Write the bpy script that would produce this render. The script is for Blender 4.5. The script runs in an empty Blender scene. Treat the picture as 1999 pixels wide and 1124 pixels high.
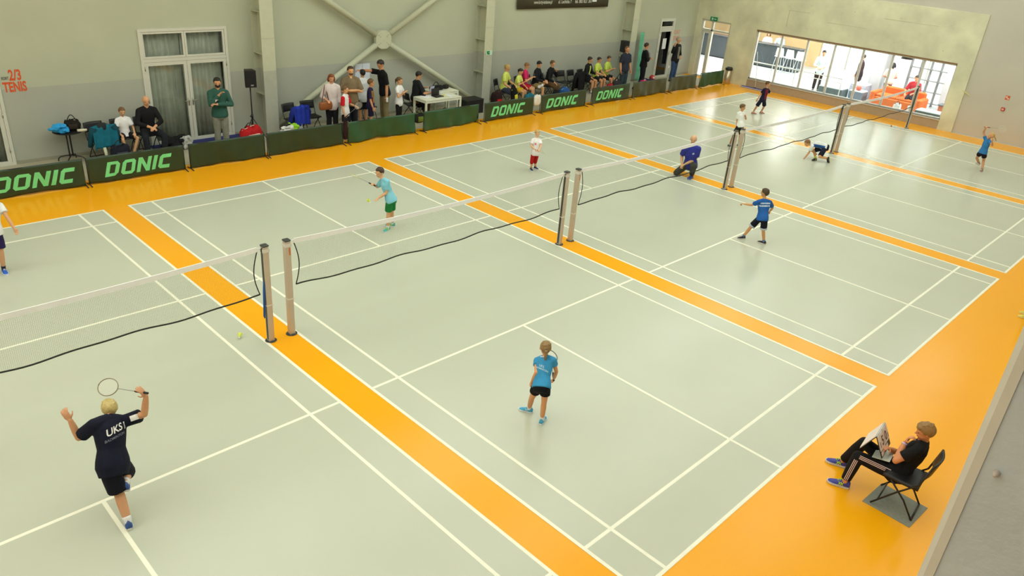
import bpy, math, random
import numpy as np
from mathutils import Vector, Matrix
from mathutils.bvhtree import BVHTree
random.seed(7)
V = Vector
sc = bpy.context.scene
COL = sc.collection

# ------------------------------------------------------------------ camera
YAW, PITCH, ROLL = 0.8178, 0.4548, 0.0859
CAM = V((-5.1882, -2.7003, 6.0826)); FPX = 1482.4965
_f = V((math.sin(YAW)*math.cos(PITCH), math.cos(YAW)*math.cos(PITCH), -math.sin(PITCH)))
_r = _f.cross(V((0, 0, 1))).normalized(); _u = _r.cross(_f)
CR = _r*math.cos(ROLL) + _u*math.sin(ROLL); CU = _u*math.cos(ROLL) - _r*math.sin(ROLL); CF = _f
cd = bpy.data.cameras.new('camera'); cam = bpy.data.objects.new('camera', cd); COL.objects.link(cam)
cd.sensor_width = 36.0; cd.lens = FPX*36.0/1999.0; cd.clip_start = 0.05; cd.clip_end = 200
cam.matrix_world = Matrix(((CR.x, CU.x, -CF.x, CAM.x), (CR.y, CU.y, -CF.y, CAM.y), (CR.z, CU.z, -CF.z, CAM.z), (0, 0, 0, 1)))
sc.camera = cam
sc.view_settings.view_transform = 'Standard'; sc.view_settings.look = 'None'
sc.view_settings.gamma = 1.0; sc.view_settings.use_curve_mapping = False
sc.view_settings.exposure = 0.0

# ------------------------------------------------------------------ world and lamps
wd = bpy.data.worlds.new('world'); sc.world = wd; wd.use_nodes = True
bg = wd.node_tree.nodes['Background']; bg.inputs[0].default_value = (1.0, 1.0, 1.0, 1); bg.inputs[1].default_value = 4.0

def area(name, loc, sx, sy, power, col=(1, 1, 1), rot=(0, 0, 0)):
    l = bpy.data.lights.new(name, 'AREA'); l.shape = 'RECTANGLE'; l.size = sx; l.size_y = sy
    l.energy = power; l.color = col
    o = bpy.data.objects.new(name, l); COL.objects.link(o); o.location = loc; o.rotation_euler = rot
    return o
HALL = (0.89, 0.985, 1.0)
for yy, pw in ((-1.0, 34), (3.2, 40), (7.2, 46), (11.2, 58)):          # unseen hall ceiling lamps; upward fills added to even out the wall light
    for k in range(8):  # two leftmost columns added beyond the view to brighten the pier
        area('hall_lamp', (-17.9 + 6.2*k, yy, 8.7), 5.4, 2.4, pw, HALL)
        area('hall_fill_up', (-17.9 + 6.2*k, yy, 8.76), 5.4, 2.4, pw*2.0, HALL, (math.pi, 0, 0))
for yy in (6.5, 10.5, 14.5, 18.5):                                     # unseen fills added under the ceiling to brighten the lounge
    for xx in (29.2, 32.6):
        area('lounge_fill', (xx, yy, 3.32), 1.6, 1.0, 170, (1.0, 0.98, 0.95))

# ------------------------------------------------------------------ pixel helpers (a pixel is a direction only)
def ray(px, py): return CF + CR*((px - 999.5)/FPX) + CU*((562 - py)/FPX)
def gz(px, py, z=0.0):
    d = ray(px, py); return CAM + d*((z - CAM.z)/d.z)
def gy(px, py, y):
    d = ray(px, py); return CAM + d*((y - CAM.y)/d.y)
def gx(px, py, x):
    d = ray(px, py); return CAM + d*((x - CAM.x)/d.x)

# ------------------------------------------------------------------ materials
def s2l(c):
    c = c/255.0
    return c/12.92 if c <= 0.04045 else ((c + 0.055)/1.055)**2.4
_M = {}
def mat(rgb, rough=0.6, var=0.06, scale=8.0, bump=0.0, bscale=60.0, metal=0.0, coat=0.0, name=None, spec=0.5):
    key = (rgb, rough, var, scale, bump, bscale, metal, coat, spec)
    if key in _M: return _M[key]
    m = bpy.data.materials.new(name or 'surface_%02x%02x%02x' % rgb); m.use_nodes = True
    nt = m.node_tree; b = nt.nodes['Principled BSDF']
    c = [s2l(v) for v in rgb]
    b.inputs['Roughness'].default_value = rough; b.inputs['Metallic'].default_value = metal
    b.inputs['Coat Weight'].default_value = coat; b.inputs['Specular IOR Level'].default_value = spec
    tc = nt.nodes.new('ShaderNodeTexCoord')
    nz = nt.nodes.new('ShaderNodeTexNoise'); nz.inputs['Scale'].default_value = scale; nz.inputs['Detail'].default_value = 4
    rp = nt.nodes.new('ShaderNodeValToRGB')
    rp.color_ramp.elements[0].position = 0.3; rp.color_ramp.elements[1].position = 0.7
    rp.color_ramp.elements[0].color = [max(0, v*(1 - var)) for v in c] + [1]
    rp.color_ramp.elements[1].color = [min(1, v*(1 + var)) for v in c] + [1]
    nt.links.new(tc.outputs['Object'], nz.inputs['Vector']); nt.links.new(nz.outputs['Fac'], rp.inputs['Fac'])
    nt.links.new(rp.outputs['Color'], b.inputs['Base Color'])
    if bump:
        n2 = nt.nodes.new('ShaderNodeTexNoise'); n2.inputs['Scale'].default_value = bscale; n2.inputs['Detail'].default_value = 3
        bp = nt.nodes.new('ShaderNodeBump'); bp.inputs['Strength'].default_value = bump; bp.inputs['Distance'].default_value = 0.02
        nt.links.new(tc.outputs['Object'], n2.inputs['Vector']); nt.links.new(n2.outputs['Fac'], bp.inputs['Height'])
        nt.links.new(bp.outputs['Normal'], b.inputs['Normal'])
    _M[key] = m
    return m
def cloth(rgb): return mat(rgb, 0.85, 0.12, 7.0, 0.35, 14.0, spec=0.25)
def plastic(rgb): return mat(rgb, 0.45, 0.04)
def skin(rgb=(226, 172, 134)): return mat(rgb, 0.55, 0.05, 9.0)
def hairm(rgb): return mat(rgb, 0.55, 0.2, 40.0, 0.3, 80.0)
BLACK = mat((26, 26, 27), 0.5, 0.1)
STEEL = mat((176, 172, 160), 0.35, 0.05, metal=0.7)
WHITE = mat((240, 240, 236), 0.5, 0.03)
def glass_mat():
    m = bpy.data.materials.new('clear_glass'); m.use_nodes = True; nt = m.node_tree; nt.nodes.clear()
    o = nt.nodes.new('ShaderNodeOutputMaterial'); t = nt.nodes.new('ShaderNodeBsdfTransparent'); t.inputs[0].default_value = (0.93, 0.96, 0.95, 1)
    g = nt.nodes.new('ShaderNodeBsdfGlossy'); g.inputs['Roughness'].default_value = 0.02
    x = nt.nodes.new('ShaderNodeMixShader'); fr = nt.nodes.new('ShaderNodeFresnel'); fr.inputs[0].default_value = 1.45
    nt.links.new(fr.outputs[0], x.inputs[0]); nt.links.new(t.outputs[0], x.inputs[1]); nt.links.new(g.outputs[0], x.inputs[2]); nt.links.new(x.outputs[0], o.inputs[0])
    return m
GLASS = glass_mat()
def floor_mat(rgb, rough, name, spec=0.5):
    m = mat(rgb, rough, 0.035, 0.35, name=name, spec=spec)
    nt = m.node_tree; b = nt.nodes['Principled BSDF']; tc = nt.nodes.new('ShaderNodeTexCoord')
    n = nt.nodes.new('ShaderNodeTexNoise'); n.inputs['Scale'].default_value = 1.3; n.inputs['Detail'].default_value = 5
    mr = nt.nodes.new('ShaderNodeMapRange'); mr.inputs[3].default_value = rough - 0.05; mr.inputs[4].default_value = rough + 0.05
    nt.links.new(tc.outputs['Object'], n.inputs['Vector']); nt.links.new(n.outputs['Fac'], mr.inputs[0]); nt.links.new(mr.outputs[0], b.inputs['Roughness'])
    return m

# ------------------------------------------------------------------ mesh builder
def perp(d):
    d = d.normalized(); a = V((0, 0, 1)) if abs(d.z) < 0.9 else V((1, 0, 0))
    u = a.cross(d).normalized(); return u, d.cross(u)
class MB:
    def __init__(s): s.v = []; s.f = []
    def add(s, vs, fs):
        o = len(s.v); s.v += [V(p) for p in vs]; s.f += [tuple(i + o for i in f) for f in fs]; return s
    def loft(s, rings, n=14, power=1.0):
        vs = []; fs = []
        for c, a, b in rings:
            c = V(c)
            for k in range(n):
                t = 2*math.pi*k/n; x, y = math.cos(t), math.sin(t)
                if power != 1.0: x = math.copysign(abs(x)**power, x); y = math.copysign(abs(y)**power, y)
                vs.append(c + V(a)*x + V(b)*y)
        for i in range(len(rings) - 1):
            for k in range(n):
                k2 = (k + 1) % n; fs.append((i*n + k, i*n + k2, (i + 1)*n + k2, (i + 1)*n + k))
        fs.append(tuple(range(n - 1, -1, -1))); q = (len(rings) - 1)*n; fs.append(tuple(range(q, q + n)))
        return s.add(vs, fs)
    def tube(s, pts, rad, n=10):
        pts = [V(p) for p in pts]
        if not isinstance(rad, (list, tuple)): rad = [rad]*len(pts)
        rings = []; u = None
        for i, p in enumerate(pts):
            t = (pts[min(i + 1, len(pts) - 1)] - pts[max(i - 1, 0)])
            if t.length < 1e-7: t = V((0, 0, 1))
            t.normalize()
            if u is None: u, w = perp(t)
            else:
                u = (u - t*u.dot(t))
                if u.length < 1e-5: u, w = perp(t)
                u.normalize(); w = t.cross(u)
            rings.append((p, u*rad[i], w*rad[i]))
        return s.loft(rings, n)
    def ball(s, c, ax, n=14, m=9, frame=None):
        c = V(c)
        if not isinstance(ax, (list, tuple)): ax = (ax, ax, ax)
        e = frame or (V((1, 0, 0)), V((0, 1, 0)), V((0, 0, 1)))
        vs = [c - e[2]*ax[2]]; fs = []
        for i in range(1, m):
            t = -math.pi/2 + math.pi*i/m
            for k in range(n):
                p = 2*math.pi*k/n
                vs.append(c + e[0]*(ax[0]*math.cos(t)*math.cos(p)) + e[1]*(ax[1]*math.cos(t)*math.sin(p)) + e[2]*(ax[2]*math.sin(t)))
        vs.append(c + e[2]*ax[2]); L = len(vs) - 1
        for k in range(n):
            k2 = (k + 1) % n
            fs.append((0, 1 + k2, 1 + k)); fs.append((L, 1 + (m - 2)*n + k, 1 + (m - 2)*n + k2))
            for i in range(m - 2): fs.append((1 + i*n + k, 1 + i*n + k2, 1 + (i + 1)*n + k2, 1 + (i + 1)*n + k))
        return s.add(vs, fs)
    def box(s, c, d, rz=0.0, frame=None, bevel=0.0):
        c = V(c); e = frame
        if e is None: e = (V((math.cos(rz), math.sin(rz), 0)), V((-math.sin(rz), math.cos(rz), 0)), V((0, 0, 1)))
        h = [x/2 for x in d]
        if bevel:
            b = min(bevel, *[x*0.99 for x in h]); rings = []
            for z, ins in ((-h[2], b), (-h[2] + b, 0), (h[2] - b, 0), (h[2], b)):
                x, y = h[0] - ins, h[1] - ins
                rings.append([c + e[0]*p + e[1]*q + e[2]*z for p, q in ((x - b, -y), (x, -y + b), (x, y - b), (x - b, y), (-x + b, y), (-x, y - b), (-x, -y + b), (-x + b, -y))])
            vs = [p for r in rings for p in r]; fs = [tuple(range(7, -1, -1)), tuple(range(24, 32))]
            for i in range(3):
                for k in range(8): fs.append((i*8 + k, i*8 + (k + 1) % 8, (i + 1)*8 + (k + 1) % 8, (i + 1)*8 + k))
            return s.add(vs, fs)
        vs = [c + e[0]*(h[0]*a) + e[1]*(h[1]*b) + e[2]*(h[2]*g) for g in (-1, 1) for a, b in ((-1, -1), (1, -1), (1, 1), (-1, 1))]
        return s.add(vs, [(3, 2, 1, 0), (4, 5, 6, 7), (0, 1, 5, 4), (1, 2, 6, 5), (2, 3, 7, 6), (3, 0, 4, 7)])
    def b2(s, lo, hi): 
        lo = V(lo); hi = V(hi); return s.box((lo + hi)/2, hi - lo)
    def prism(s, poly, z0, z1):
        n = len(poly); vs = [(x, y, z0) for x, y in poly] + [(x, y, z1) for x, y in poly]
        return s.add(vs, [tuple(range(n - 1, -1, -1)), tuple(range(n, 2*n))] + [(i, (i + 1) % n, n + (i + 1) % n, n + i) for i in range(n)])
    def mesh(s, name, off=V((0, 0, 0))):
        me = bpy.data.meshes.new(name); me.from_pydata([p - off for p in s.v], [], s.f); me.update(); return me

TMP = bpy.data.scenes.new('tmp')
def tmp_dg():
    with bpy.context.temp_override(scene=TMP, view_layer=TMP.view_layers[0]):
        return bpy.context.evaluated_depsgraph_get()
def voxel(me, vs, it=3):
    o = bpy.data.objects.new('t', me); TMP.collection.objects.link(o)
    r = o.modifiers.new('r', 'REMESH'); r.mode = 'VOXEL'; r.voxel_size = vs; r.use_smooth_shade = True
    if it:
        q = o.modifiers.new('s', 'SMOOTH'); q.factor = 0.5; q.iterations = it
    dg = tmp_dg()
    m2 = bpy.data.meshes.new_from_object(o.evaluated_get(dg))
    bpy.data.objects.remove(o); bpy.data.meshes.remove(me)
    return m2
def smooth(me): me.polygons.foreach_set('use_smooth', [True]*len(me.polygons))
def part(name, mb, m, root=None, sm=False, vox=0, it=3, label=None):
    off = V((0, 0, 0)); p = root
    while p is not None: off = off + p.location; p = p.parent
    me = mb.mesh(name, off)
    if vox: me = voxel(me, vox, it); me.materials.clear()
    me.name = name; me.materials.append(m)
    if sm or vox: smooth(me)
    o = bpy.data.objects.new(name, me); COL.objects.link(o)
    if root is not None: o.parent = root
    if label: o['label'] = label
    return o
def tag(o, label, cat, group=None):
    o['label'] = label; o['category'] = cat
    if group: o['group'] = group
    return o
def thing(name, label, cat, loc=(0, 0, 0), group=None):
    o = bpy.data.objects.new(name, None); COL.objects.link(o); o.location = V(loc); o.empty_display_size = 0.1
    return tag(o, label, cat, group)
def struct(name, mb, m, root=None, sm=False):
    o = part(name, mb, m, root, sm)
    if root is None: o['kind'] = 'structure'
    return o
def text_mb(txt, size, origin, right, up, depth=0.0, align='CENTER', bold=0.0, shear=0.0, spacing=1.0):
    c = bpy.data.curves.new('txt', 'FONT'); c.body = txt; c.size = size; c.align_x = align; c.offset = bold; c.shear = shear; c.space_character = spacing
    c.resolution_u = 3
    o = bpy.data.objects.new('txt', c); TMP.collection.objects.link(o)
    dg = tmp_dg()
    me = bpy.data.meshes.new_from_object(o.evaluated_get(dg))
    mb = MB(); right = V(right); up = V(up); n = right.cross(up)
    mb.add([V(origin) + right*v.co.x + up*v.co.y + n*depth for v in me.vertices], [tuple(p.vertices) for p in me.polygons])
    bpy.data.objects.remove(o); bpy.data.meshes.remove(me); bpy.data.curves.remove(c)
    return mb
def grid_fn(fn, nu, nv):
    mb = MB(); vs = [fn(i/nu, j/nv) for j in range(nv + 1) for i in range(nu + 1)]; w = nu + 1
    return mb.add(vs, [(j*w + i, j*w + i + 1, (j + 1)*w + i + 1, (j + 1)*w + i) for j in range(nv) for i in range(nu)])
def slab_fn(fn, nu, nv, th):
    """a curved sheet with real thickness th (V)"""
    a = grid_fn(fn, nu, nv); n = len(a.v); w = nu + 1
    vs = a.v + [p + V(th) for p in a.v]; fs = list(a.f) + [tuple(reversed([i + n for i in f])) for f in a.f]
    for i in range(nu):
        fs.append((i + 1, i, i + n, i + 1 + n)); k = nv*w + i; fs.append((k, k + 1, k + 1 + n, k + n))
    for j in range(nv):
        k = j*w; fs.append((k, k + w, k + w + n, k + n)); k = j*w + nu; fs.append((k + w, k, k + n, k + w + n))
    return MB().add(vs, fs)

# ================================================================== THE HALL
XW, YW, ZC = 27.0, 17.3, 9.5
CW, GAP = 6.1, 0.4711
CX = [(i - 2)*(CW + GAP) for i in range(1, 6)]          # left sideline of each court
ORANGE = floor_mat((255, 174, 14), 0.20, 'orange_sports_floor', 0.28)
COURT = floor_mat((196, 199, 179), 0.24, 'grey_green_court_floor')
LINE = mat((246, 244, 222), 0.4, 0.03, name='court_line_paint')
fl = struct('floor', MB().b2((-20, -7, -0.12), (XW + 0.02, YW + 0.02, 0)), ORANGE)
for x0 in CX:
    c = part('court_surface', MB().b2((x0, 0, 0), (x0 + CW, 13.4, 0.002)), COURT, fl)
    lw = 0.045
    def ln(xa, ya, xb, yb): part('line', MB().b2((xa, ya, 0.0015), (xb, yb, 0.0035 if xb - xa > 1 else 0.0042)), LINE, c)
    for y in (0, 0.76, 4.72 - lw, 8.68, 12.64 - lw, 13.4 - lw): ln(x0, y, x0 + CW, y + lw)
    for dx in (0, 0.46, CW - 0.46 - lw, CW - lw):
        ln(x0 + dx, 0, x0 + dx + lw, 13.4)
    ln(x0 + 3.05 - lw/2, 0, x0 + 3.05 + lw/2, 4.72); ln(x0 + 3.05 - lw/2, 8.68, x0 + 3.05 + lw/2, 13.4)

part('spectator_strip', MB().b2((-20, 15.38, 0), (XW - 0.5, YW, 0.002)), mat((176, 170, 146), 0.5, 0.06, 2.0, name='beige_floor_strip'), fl)
WUP = mat((188, 192, 168), 0.7, 0.03, 1.2, name='upper_wall_paint'); WLO = mat((176, 178, 164), 0.65, 0.04, 1.2, name='dado_wall_paint')
PLAST = mat((205, 199, 184), 0.7, 0.03, 1.0, name='pale_plaster')
DADO = 1.72
# openings in the long wall: glass double door, door at the left edge, narrow door at the right
D1 = (2.07, 4.34, 2.90); D0 = (-3.3, -1.02, 2.90); D2 = (24.15, 25.25, 2.55)
def long_wall(z0, z1, y0=YW, y1=YW + 0.2):
    mb = MB(); xs = -20.0
    for a, b, h in sorted((D0, D1, D2)):
        mb.b2((xs, y0, z0), (a, y1, z1))
        if h < z1: mb.b2((a, y0, max(h, z0)), (b, y1, z1))
        xs = b
    return mb.b2((xs, y0, z0), (XW + 0.3, y1, z1))
wl = struct('wall_left', long_wall(DADO, ZC), WUP)
part('dado_band', long_wall(0, DADO), WLO, wl)
for i_, (a_, b_) in enumerate(((-20, D0[0]), (D0[1], D1[0]), (D1[1], D2[0]), (D2[1], XW))): struct('baseboard_%d' % (i_ + 1), MB().b2((a_, YW - 0.015, 0), (b_, YW, 0.08)), mat((160, 156, 136), 0.5, 0.03))
# end wall with the concrete portal, the lounge window and a door
CONC = mat((224, 222, 190), 0.8, 0.16, 1.1, 0.25, 9.0, name='board_marked_concrete')
CONC_D = mat((204, 199, 166), 0.8, 0.1, 1.5, name='concrete_joint')
TAN = mat((186, 166, 138), 0.7, 0.05, name='tan_apron_band')  # even tan colour for the band below the window
WY0, WY1, WZ0, WZ1 = 5.98, 14.2, 0.36, 2.40          # lounge window
DY0, DY1, DZ = 15.5, 17.02, 2.52                    # lounge door
CY0, CZ = 5.45, 4.22                                # edge and top of the concrete
wr = struct('wall_right', MB().b2((XW + 0.06, -7, 0), (XW + 0.3, CY0, ZC)).b2((XW + 0.06, CY0, CZ), (XW + 0.3, YW, ZC)), PLAST)
cp = MB().b2((XW, CY0, 0), (XW + 0.3, WY0, CZ)).b2((XW, WY0, WZ1), (XW + 0.3, WY1, CZ)).b2((XW, WY1, 0), (XW + 0.3, DY0, CZ)).b2((XW, DY0, DZ), (XW + 0.3, DY1, CZ)).b2((XW, DY1, 0), (XW + 0.3, YW, CZ))
part('concrete_portal', cp, CONC, wr)
part('window_apron', MB().b2((XW + 0.02, WY0, 0), (XW + 0.3, WY1, WZ0)), TAN, wr)
jt = MB()
for y0, y1, z0, z1 in ((12.9, 12.93, 2.75, 3.4), (12.0, 12.93, 3.4, 3.42), (9.6, 11.2, 3.15, 3.17), (7.0, 9.0, 3.6, 3.62)): jt.b2((XW - 0.003, y0, z0), (XW + 0.01, y1, z1))
part('formwork_joint', jt, CONC_D, wr)
ti = MB()
for y in (6.6, 8.4, 10.2, 12.0, 13.8, 15.2):
    for z in (2.8, 3.7): ti.tube([(XW - 0.002, y, z), (XW + 0.02, y, z)], 0.022, 8)
part('tie_hole', ti, CONC_D, wr)
struct('wall_near', MB().b2((-20, -3.1, 0), (XW, -2.9, 4.3)).b2((-20, -7, 0), (XW, -6.8, ZC)), PLAST)
struct('wall_end', MB().b2((-20.2, -7, 0), (-20, YW, ZC)), PLAST)
struct('floor_gallery', MB().b2((-20, -6.8, 4.1), (XW, -2.9, 4.3)), PLAST)
struct('ceiling', MB().b2((-20, -7, ZC), (XW + 0.3, YW + 0.2, ZC + 0.2)), mat((226, 224, 212), 0.8, 0.03))
# grey pier beside the camera
pe = CAM + V((15.68, 1.72, 0)).normalized()*2.0
pil = struct('wall_pier', MB(), PLAST); pil.data.clear_geometry()
PX0, PY1 = pe.x, pe.y
ch = 0.042
mbp = MB().prism([(PX0 + ch, PY1), (PX0, PY1 - ch*0.35), (PX0 - 0.0, -3.9), (PX0 + 0.8, -3.9), (PX0 + 0.8, PY1)], 0, ZC)
me = mbp.mesh('wall_pier'); me.materials.append(mat((194, 204, 210), 0.75, 0.05, 3.0, 0.15, 25.0, name='pier_paint')); pil.data = me
bead = MB().prism([(PX0 - 0.004, PY1 - 0.034), (PX0 - 0.002, PY1 - 0.012), (PX0 + 0.01, PY1 + 0.003), (PX0 + 0.05, PY1 + 0.003), (PX0 + 0.05, PY1 - 0.034)], 0, ZC)
part('corner_bead', bead, mat((206, 206, 196), 0.5, 0.03), pil)
bp_ = gx(1946, 922, PX0)
part('anchor_bolt', MB().tube([bp_ + V((0.01, 0, 0)), bp_ + V((-0.012, 0, 0)), bp_ + V((-0.022, 0, 0))], [0.009, 0.008, 0.003], 10), mat((190, 176, 166), 0.5, 0.1), pil, True)

# ---- steel columns
COLM = mat((198, 200, 174), 0.55, 0.03, name='column_paint'); COLD = mat((180, 182, 166), 0.6, 0.04, name='column_dado_paint')
for xc, nm in ((5.24, 'H-section steel column beside the loudspeaker and the glass double door'), (13.40, 'H-section steel column carrying the small green exit sign'), (21.62, 'H-section steel column behind the second loudspeaker, near the corner doors')):
    t = thing('steel_column', nm, 'column', (xc, 16.95, 0))
    def prof(z0, z1):
        return MB().b2((xc - 0.19, 16.78, z0), (xc + 0.19, 16.80, z1)).b2((xc - 0.012, 16.80, z0), (xc + 0.012, YW - 0.02, z1)).b2((xc - 0.19, YW - 0.02, z0), (xc + 0.19, YW, z1))
    part('upper_shaft', prof(DADO + 0.06, ZC), COLM, t); part('lower_shaft', prof(0, DADO + 0.06), COLD, t)
    for z in (1.12, 2.2, 3.28, 4.36, 5.44, 6.5):
        part('stiffener', MB().b2((xc - 0.18, 16.80, z), (xc - 0.012, YW - 0.02, z + 0.018)).b2((xc + 0.012, 16.80, z), (xc + 0.18, YW - 0.02, z + 0.018)), COLM, t)
    part('splice_joint', MB().b2((xc - 0.192, 16.776, 2.62), (xc + 0.192, 16.781, 2.632)), COLD, t)
# ---- X brace
t = thing('cross_brace', 'X-shaped tube bracing with a central gusset plate on the wall', 'brace', (9.35, 17.1, 0))
bc = gy(747, 77, 17.1)
for ex, ez in ((5.42, 0.12), (13.2, 0.12), (5.42, 2*bc.z - 0.12), (13.2, 2*bc.z - 0.12)):
    e = V((ex, 17.1, ez)); d = (e - bc).normalized()
    part('brace_tube', MB().tube([bc + d*0.30, e], 0.085, 14), COLM, t, True)
gm = MB(); a = 0.30
gp = [(a*math.cos(math.radians(k)), a*0.95*math.sin(math.radians(k))) for k in (20, 45, 70, 110, 135, 160, 200, 225, 250, 290, 315, 340)]
n = len(gp)
gm.add([(bc.x + x, 17.04, bc.z + z) for x, z in gp] + [(bc.x + x, 17.16, bc.z + z) for x, z in gp], [tuple(range(n)), tuple(range(2*n - 1, n - 1, -1))] + [((i + 1) % n, i, n + i, n + (i + 1) % n) for i in range(n)])
part('gusset_plate', gm, COLM, t)
for sx in (-1, 1):
    for sz in (-1, 1):
        for q in (0.15, 0.22): part('bolt', MB().tube([(bc.x + sx*q*0.8, 17.045, bc.z + sz*q*0.62), (bc.x + sx*q*0.8, 17.025, bc.z + sz*q*0.62)], 0.016, 6), COLD, t)

# ---- doors and window
FRM = mat((214, 213, 198), 0.4, 0.02, name='door_frame_paint'); CURT = mat((240, 240, 226), 0.9, 0.08, 5.0, name='grey_curtain')
def frame_rect(x0, x1, z0, z1, w, y0, y1):
    return MB().b2((x0, y0, z0), (x0 + w, y1, z1)).b2((x1 - w, y0, z0), (x1, y1, z1)).b2((x0 + w, y0, z0), (x1 - w, y1, z0 + w)).b2((x0 + w, y0, z1 - w), (x1 - w, y1, z1))
def glass_door(name, x0, x1, h, tr, curtain=True, leaves=2):
    d = bpy.data.objects.new(name, None); COL.objects.link(d); d.location = ((x0 + x1)/2, YW, 0); d['kind'] = 'structure'
    part('door_frame', frame_rect(x0, x1, 0, h, 0.07, YW - 0.03, YW + 0.12).b2((x0, YW - 0.02, tr - 0.04), (x1, YW + 0.1, tr + 0.04)), FRM, d)
    xs = [x0 + 0.07 + (x1 - x0 - 0.14)*k/leaves for k in range(leaves + 1)]
    for k in range(leaves):
        a, b = xs[k] + 0.004, xs[k + 1] - 0.004
        lf = part('door_leaf', frame_rect(a, b, 0.012, tr - 0.045, 0.085, YW - 0.02, YW + 0.05), FRM, d)
        part('pane', MB().b2((a + 0.085, YW + 0.01, 0.1), (b - 0.085, YW + 0.018, tr - 0.13)), GLASS, lf)
        hx = (b - 0.05 if k == 0 else a + 0.05)
        part('handle', MB().box((hx, YW - 0.03, 1.05), (0.03, 0.015, 0.2), bevel=0.004).tube([(hx, YW - 0.03, 1.08), (hx, YW - 0.075, 1.08), (hx + (-0.13 if k == 0 else 0.13), YW - 0.08, 1.08)], 0.011, 8), STEEL, lf, True)
        tl = part('transom_frame', frame_rect(a, b, tr + 0.045, h - 0.075, 0.05, YW - 0.015, YW + 0.05), FRM, d)
        part('pane', MB().b2((a + 0.05, YW + 0.01, tr + 0.095), (b - 0.05, YW + 0.018, h - 0.125)), GLASS, tl)
        for z in (0.3, 1.1, 1.9):
            part('hinge', MB().tube([((a if k == 0 else b), YW - 0.03, z), ((a if k == 0 else b), YW - 0.03, z + 0.1)], 0.012, 8), STEEL, lf, True)
    if curtain:
        for q0, q1 in ((x0 + 0.05, (x0 + x1)/2), ((x0 + x1)/2, x1 - 0.05)):
            part('curtain', slab_fn(lambda u, v: V((q0 + (q1 - q0)*u, YW + 0.30 + 0.045*math.sin(u*46 + 1.2*math.sin(u*17)) * (0.75 + 0.25*v), 0.02 + v*(h - 0.05))), 90, 3, (0, 0.004, 0)), CURT, d, True)
    part('light_block_box', MB().b2((x0 - 0.2, YW + 0.6, -.1), (x1 + 0.2, YW + 0.64, h + 0.2)).b2((x0 - 0.2, YW + .2, -.1), (x0 - 0.15, YW + 0.6, h + .2)).b2((x1 + 0.15, YW + .2, -.1), (x1 + 0.2, YW + 0.6, h + .2)).b2((x0 - .15, YW + .02, -.1), (x1 + .15, YW + 0.6, 0)).b2((x0 - .15, YW + .2, h + .15), (x1 + .15, YW + 0.6, h + .2)), mat((200, 202, 190), 0.8, 0.1), d)  # closed box added behind the door to keep sky light out
    return d
glass_door('door_1', *D1[:2], D1[2], 2.14)
glass_door('door_2', *D0[:2], D0[2], 2.14)
d3 = glass_door('door_3', *D2[:2], D2[2], 2.12, True, 1)
part('notice', MB().b2((24.52, YW - 0.012, 1.25), (24.80, YW - 0.008, 1.70)), WHITE, d3, label='white paper notice on the glass')
struct('trim_1', MB().b2((2.0, 16.78, 0), (4.5, 17.28, 0.02)), mat((34, 44, 110), 0.8, 0.1, 40.0))   # blue threshold mat strip

# lounge door in the concrete
def frame_y(y0, y1, z0, z1, w, x0, x1):
    return MB().b2((x0, y0, z0), (x1, y0 + w, z1)).b2((x0, y1 - w, z0), (x1, y1, z1)).b2((x0, y0 + w, z1 - w), (x1, y1 - w, z1)).b2((x0, y0 + w, z0), (x1, y1 - w, z0 + w*0.3))
d4 = bpy.data.objects.new('door_4', None); COL.objects.link(d4); d4.location = (XW, (DY0 + DY1)/2, 0); d4['kind'] = 'structure'
part('door_frame', frame_y(DY0, DY1, 0, DZ, 0.07, XW + 0.05, XW + 0.2).b2((XW + 0.06, DY0 + 0.07, 2.04), (XW + 0.18, DY1 - 0.07, 2.12)).b2((XW + 0.06, 16.42, 0.02), (XW + 0.18, 16.5, DZ - 0.07)), FRM, d4)
part('pane', MB().b2((XW + 0.11, DY0 + 0.07, 2.12), (XW + 0.118, 16.42, DZ - 0.07)), GLASS, d4)
part('pane', MB().b2((XW + 0.11, 16.5, 2.12), (XW + 0.118, DY1 - 0.07, DZ - 0.07)), GLASS, d4)
sl = part('side_leaf', frame_y(16.51, DY1 - 0.08, 0.02, 2.03, 0.09, XW + 0.09, XW + 0.14), FRM, d4)
part('pane', MB().b2((XW + 0.11, 16.6, 0.08), (XW + 0.118, DY1 - 0.17, 1.94)), GLASS, sl)
of = V((XW + 0.16, DY0 + 0.08, 0)); od = V((1, 0.12, 0)).normalized(); on = V((-od.y, od.x, 0))
def obox(mb, s0, s1, z0, z1): mb.box(of + od*((s0 + s1)/2) + V((0, 0, (z0 + z1)/2)), (s1 - s0, 0.05, z1 - z0), frame=(od, on, V((0, 0, 1))))
om = MB(); obox(om, 0, 0.09, 0.02, 2.03); obox(om, 0.71, 0.8, 0.02, 2.03); obox(om, 0.09, 0.71, 1.94, 2.03); obox(om, 0.09, 0.71, 0.02, 0.11)
ol = part('open_leaf', om, FRM, d4)
part('pane', MB().box(of + od*0.4 + V((0, 0, 1.02)), (0.62, 0.008, 1.84), frame=(od, on, V((0, 0, 1)))), GLASS, ol)

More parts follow.
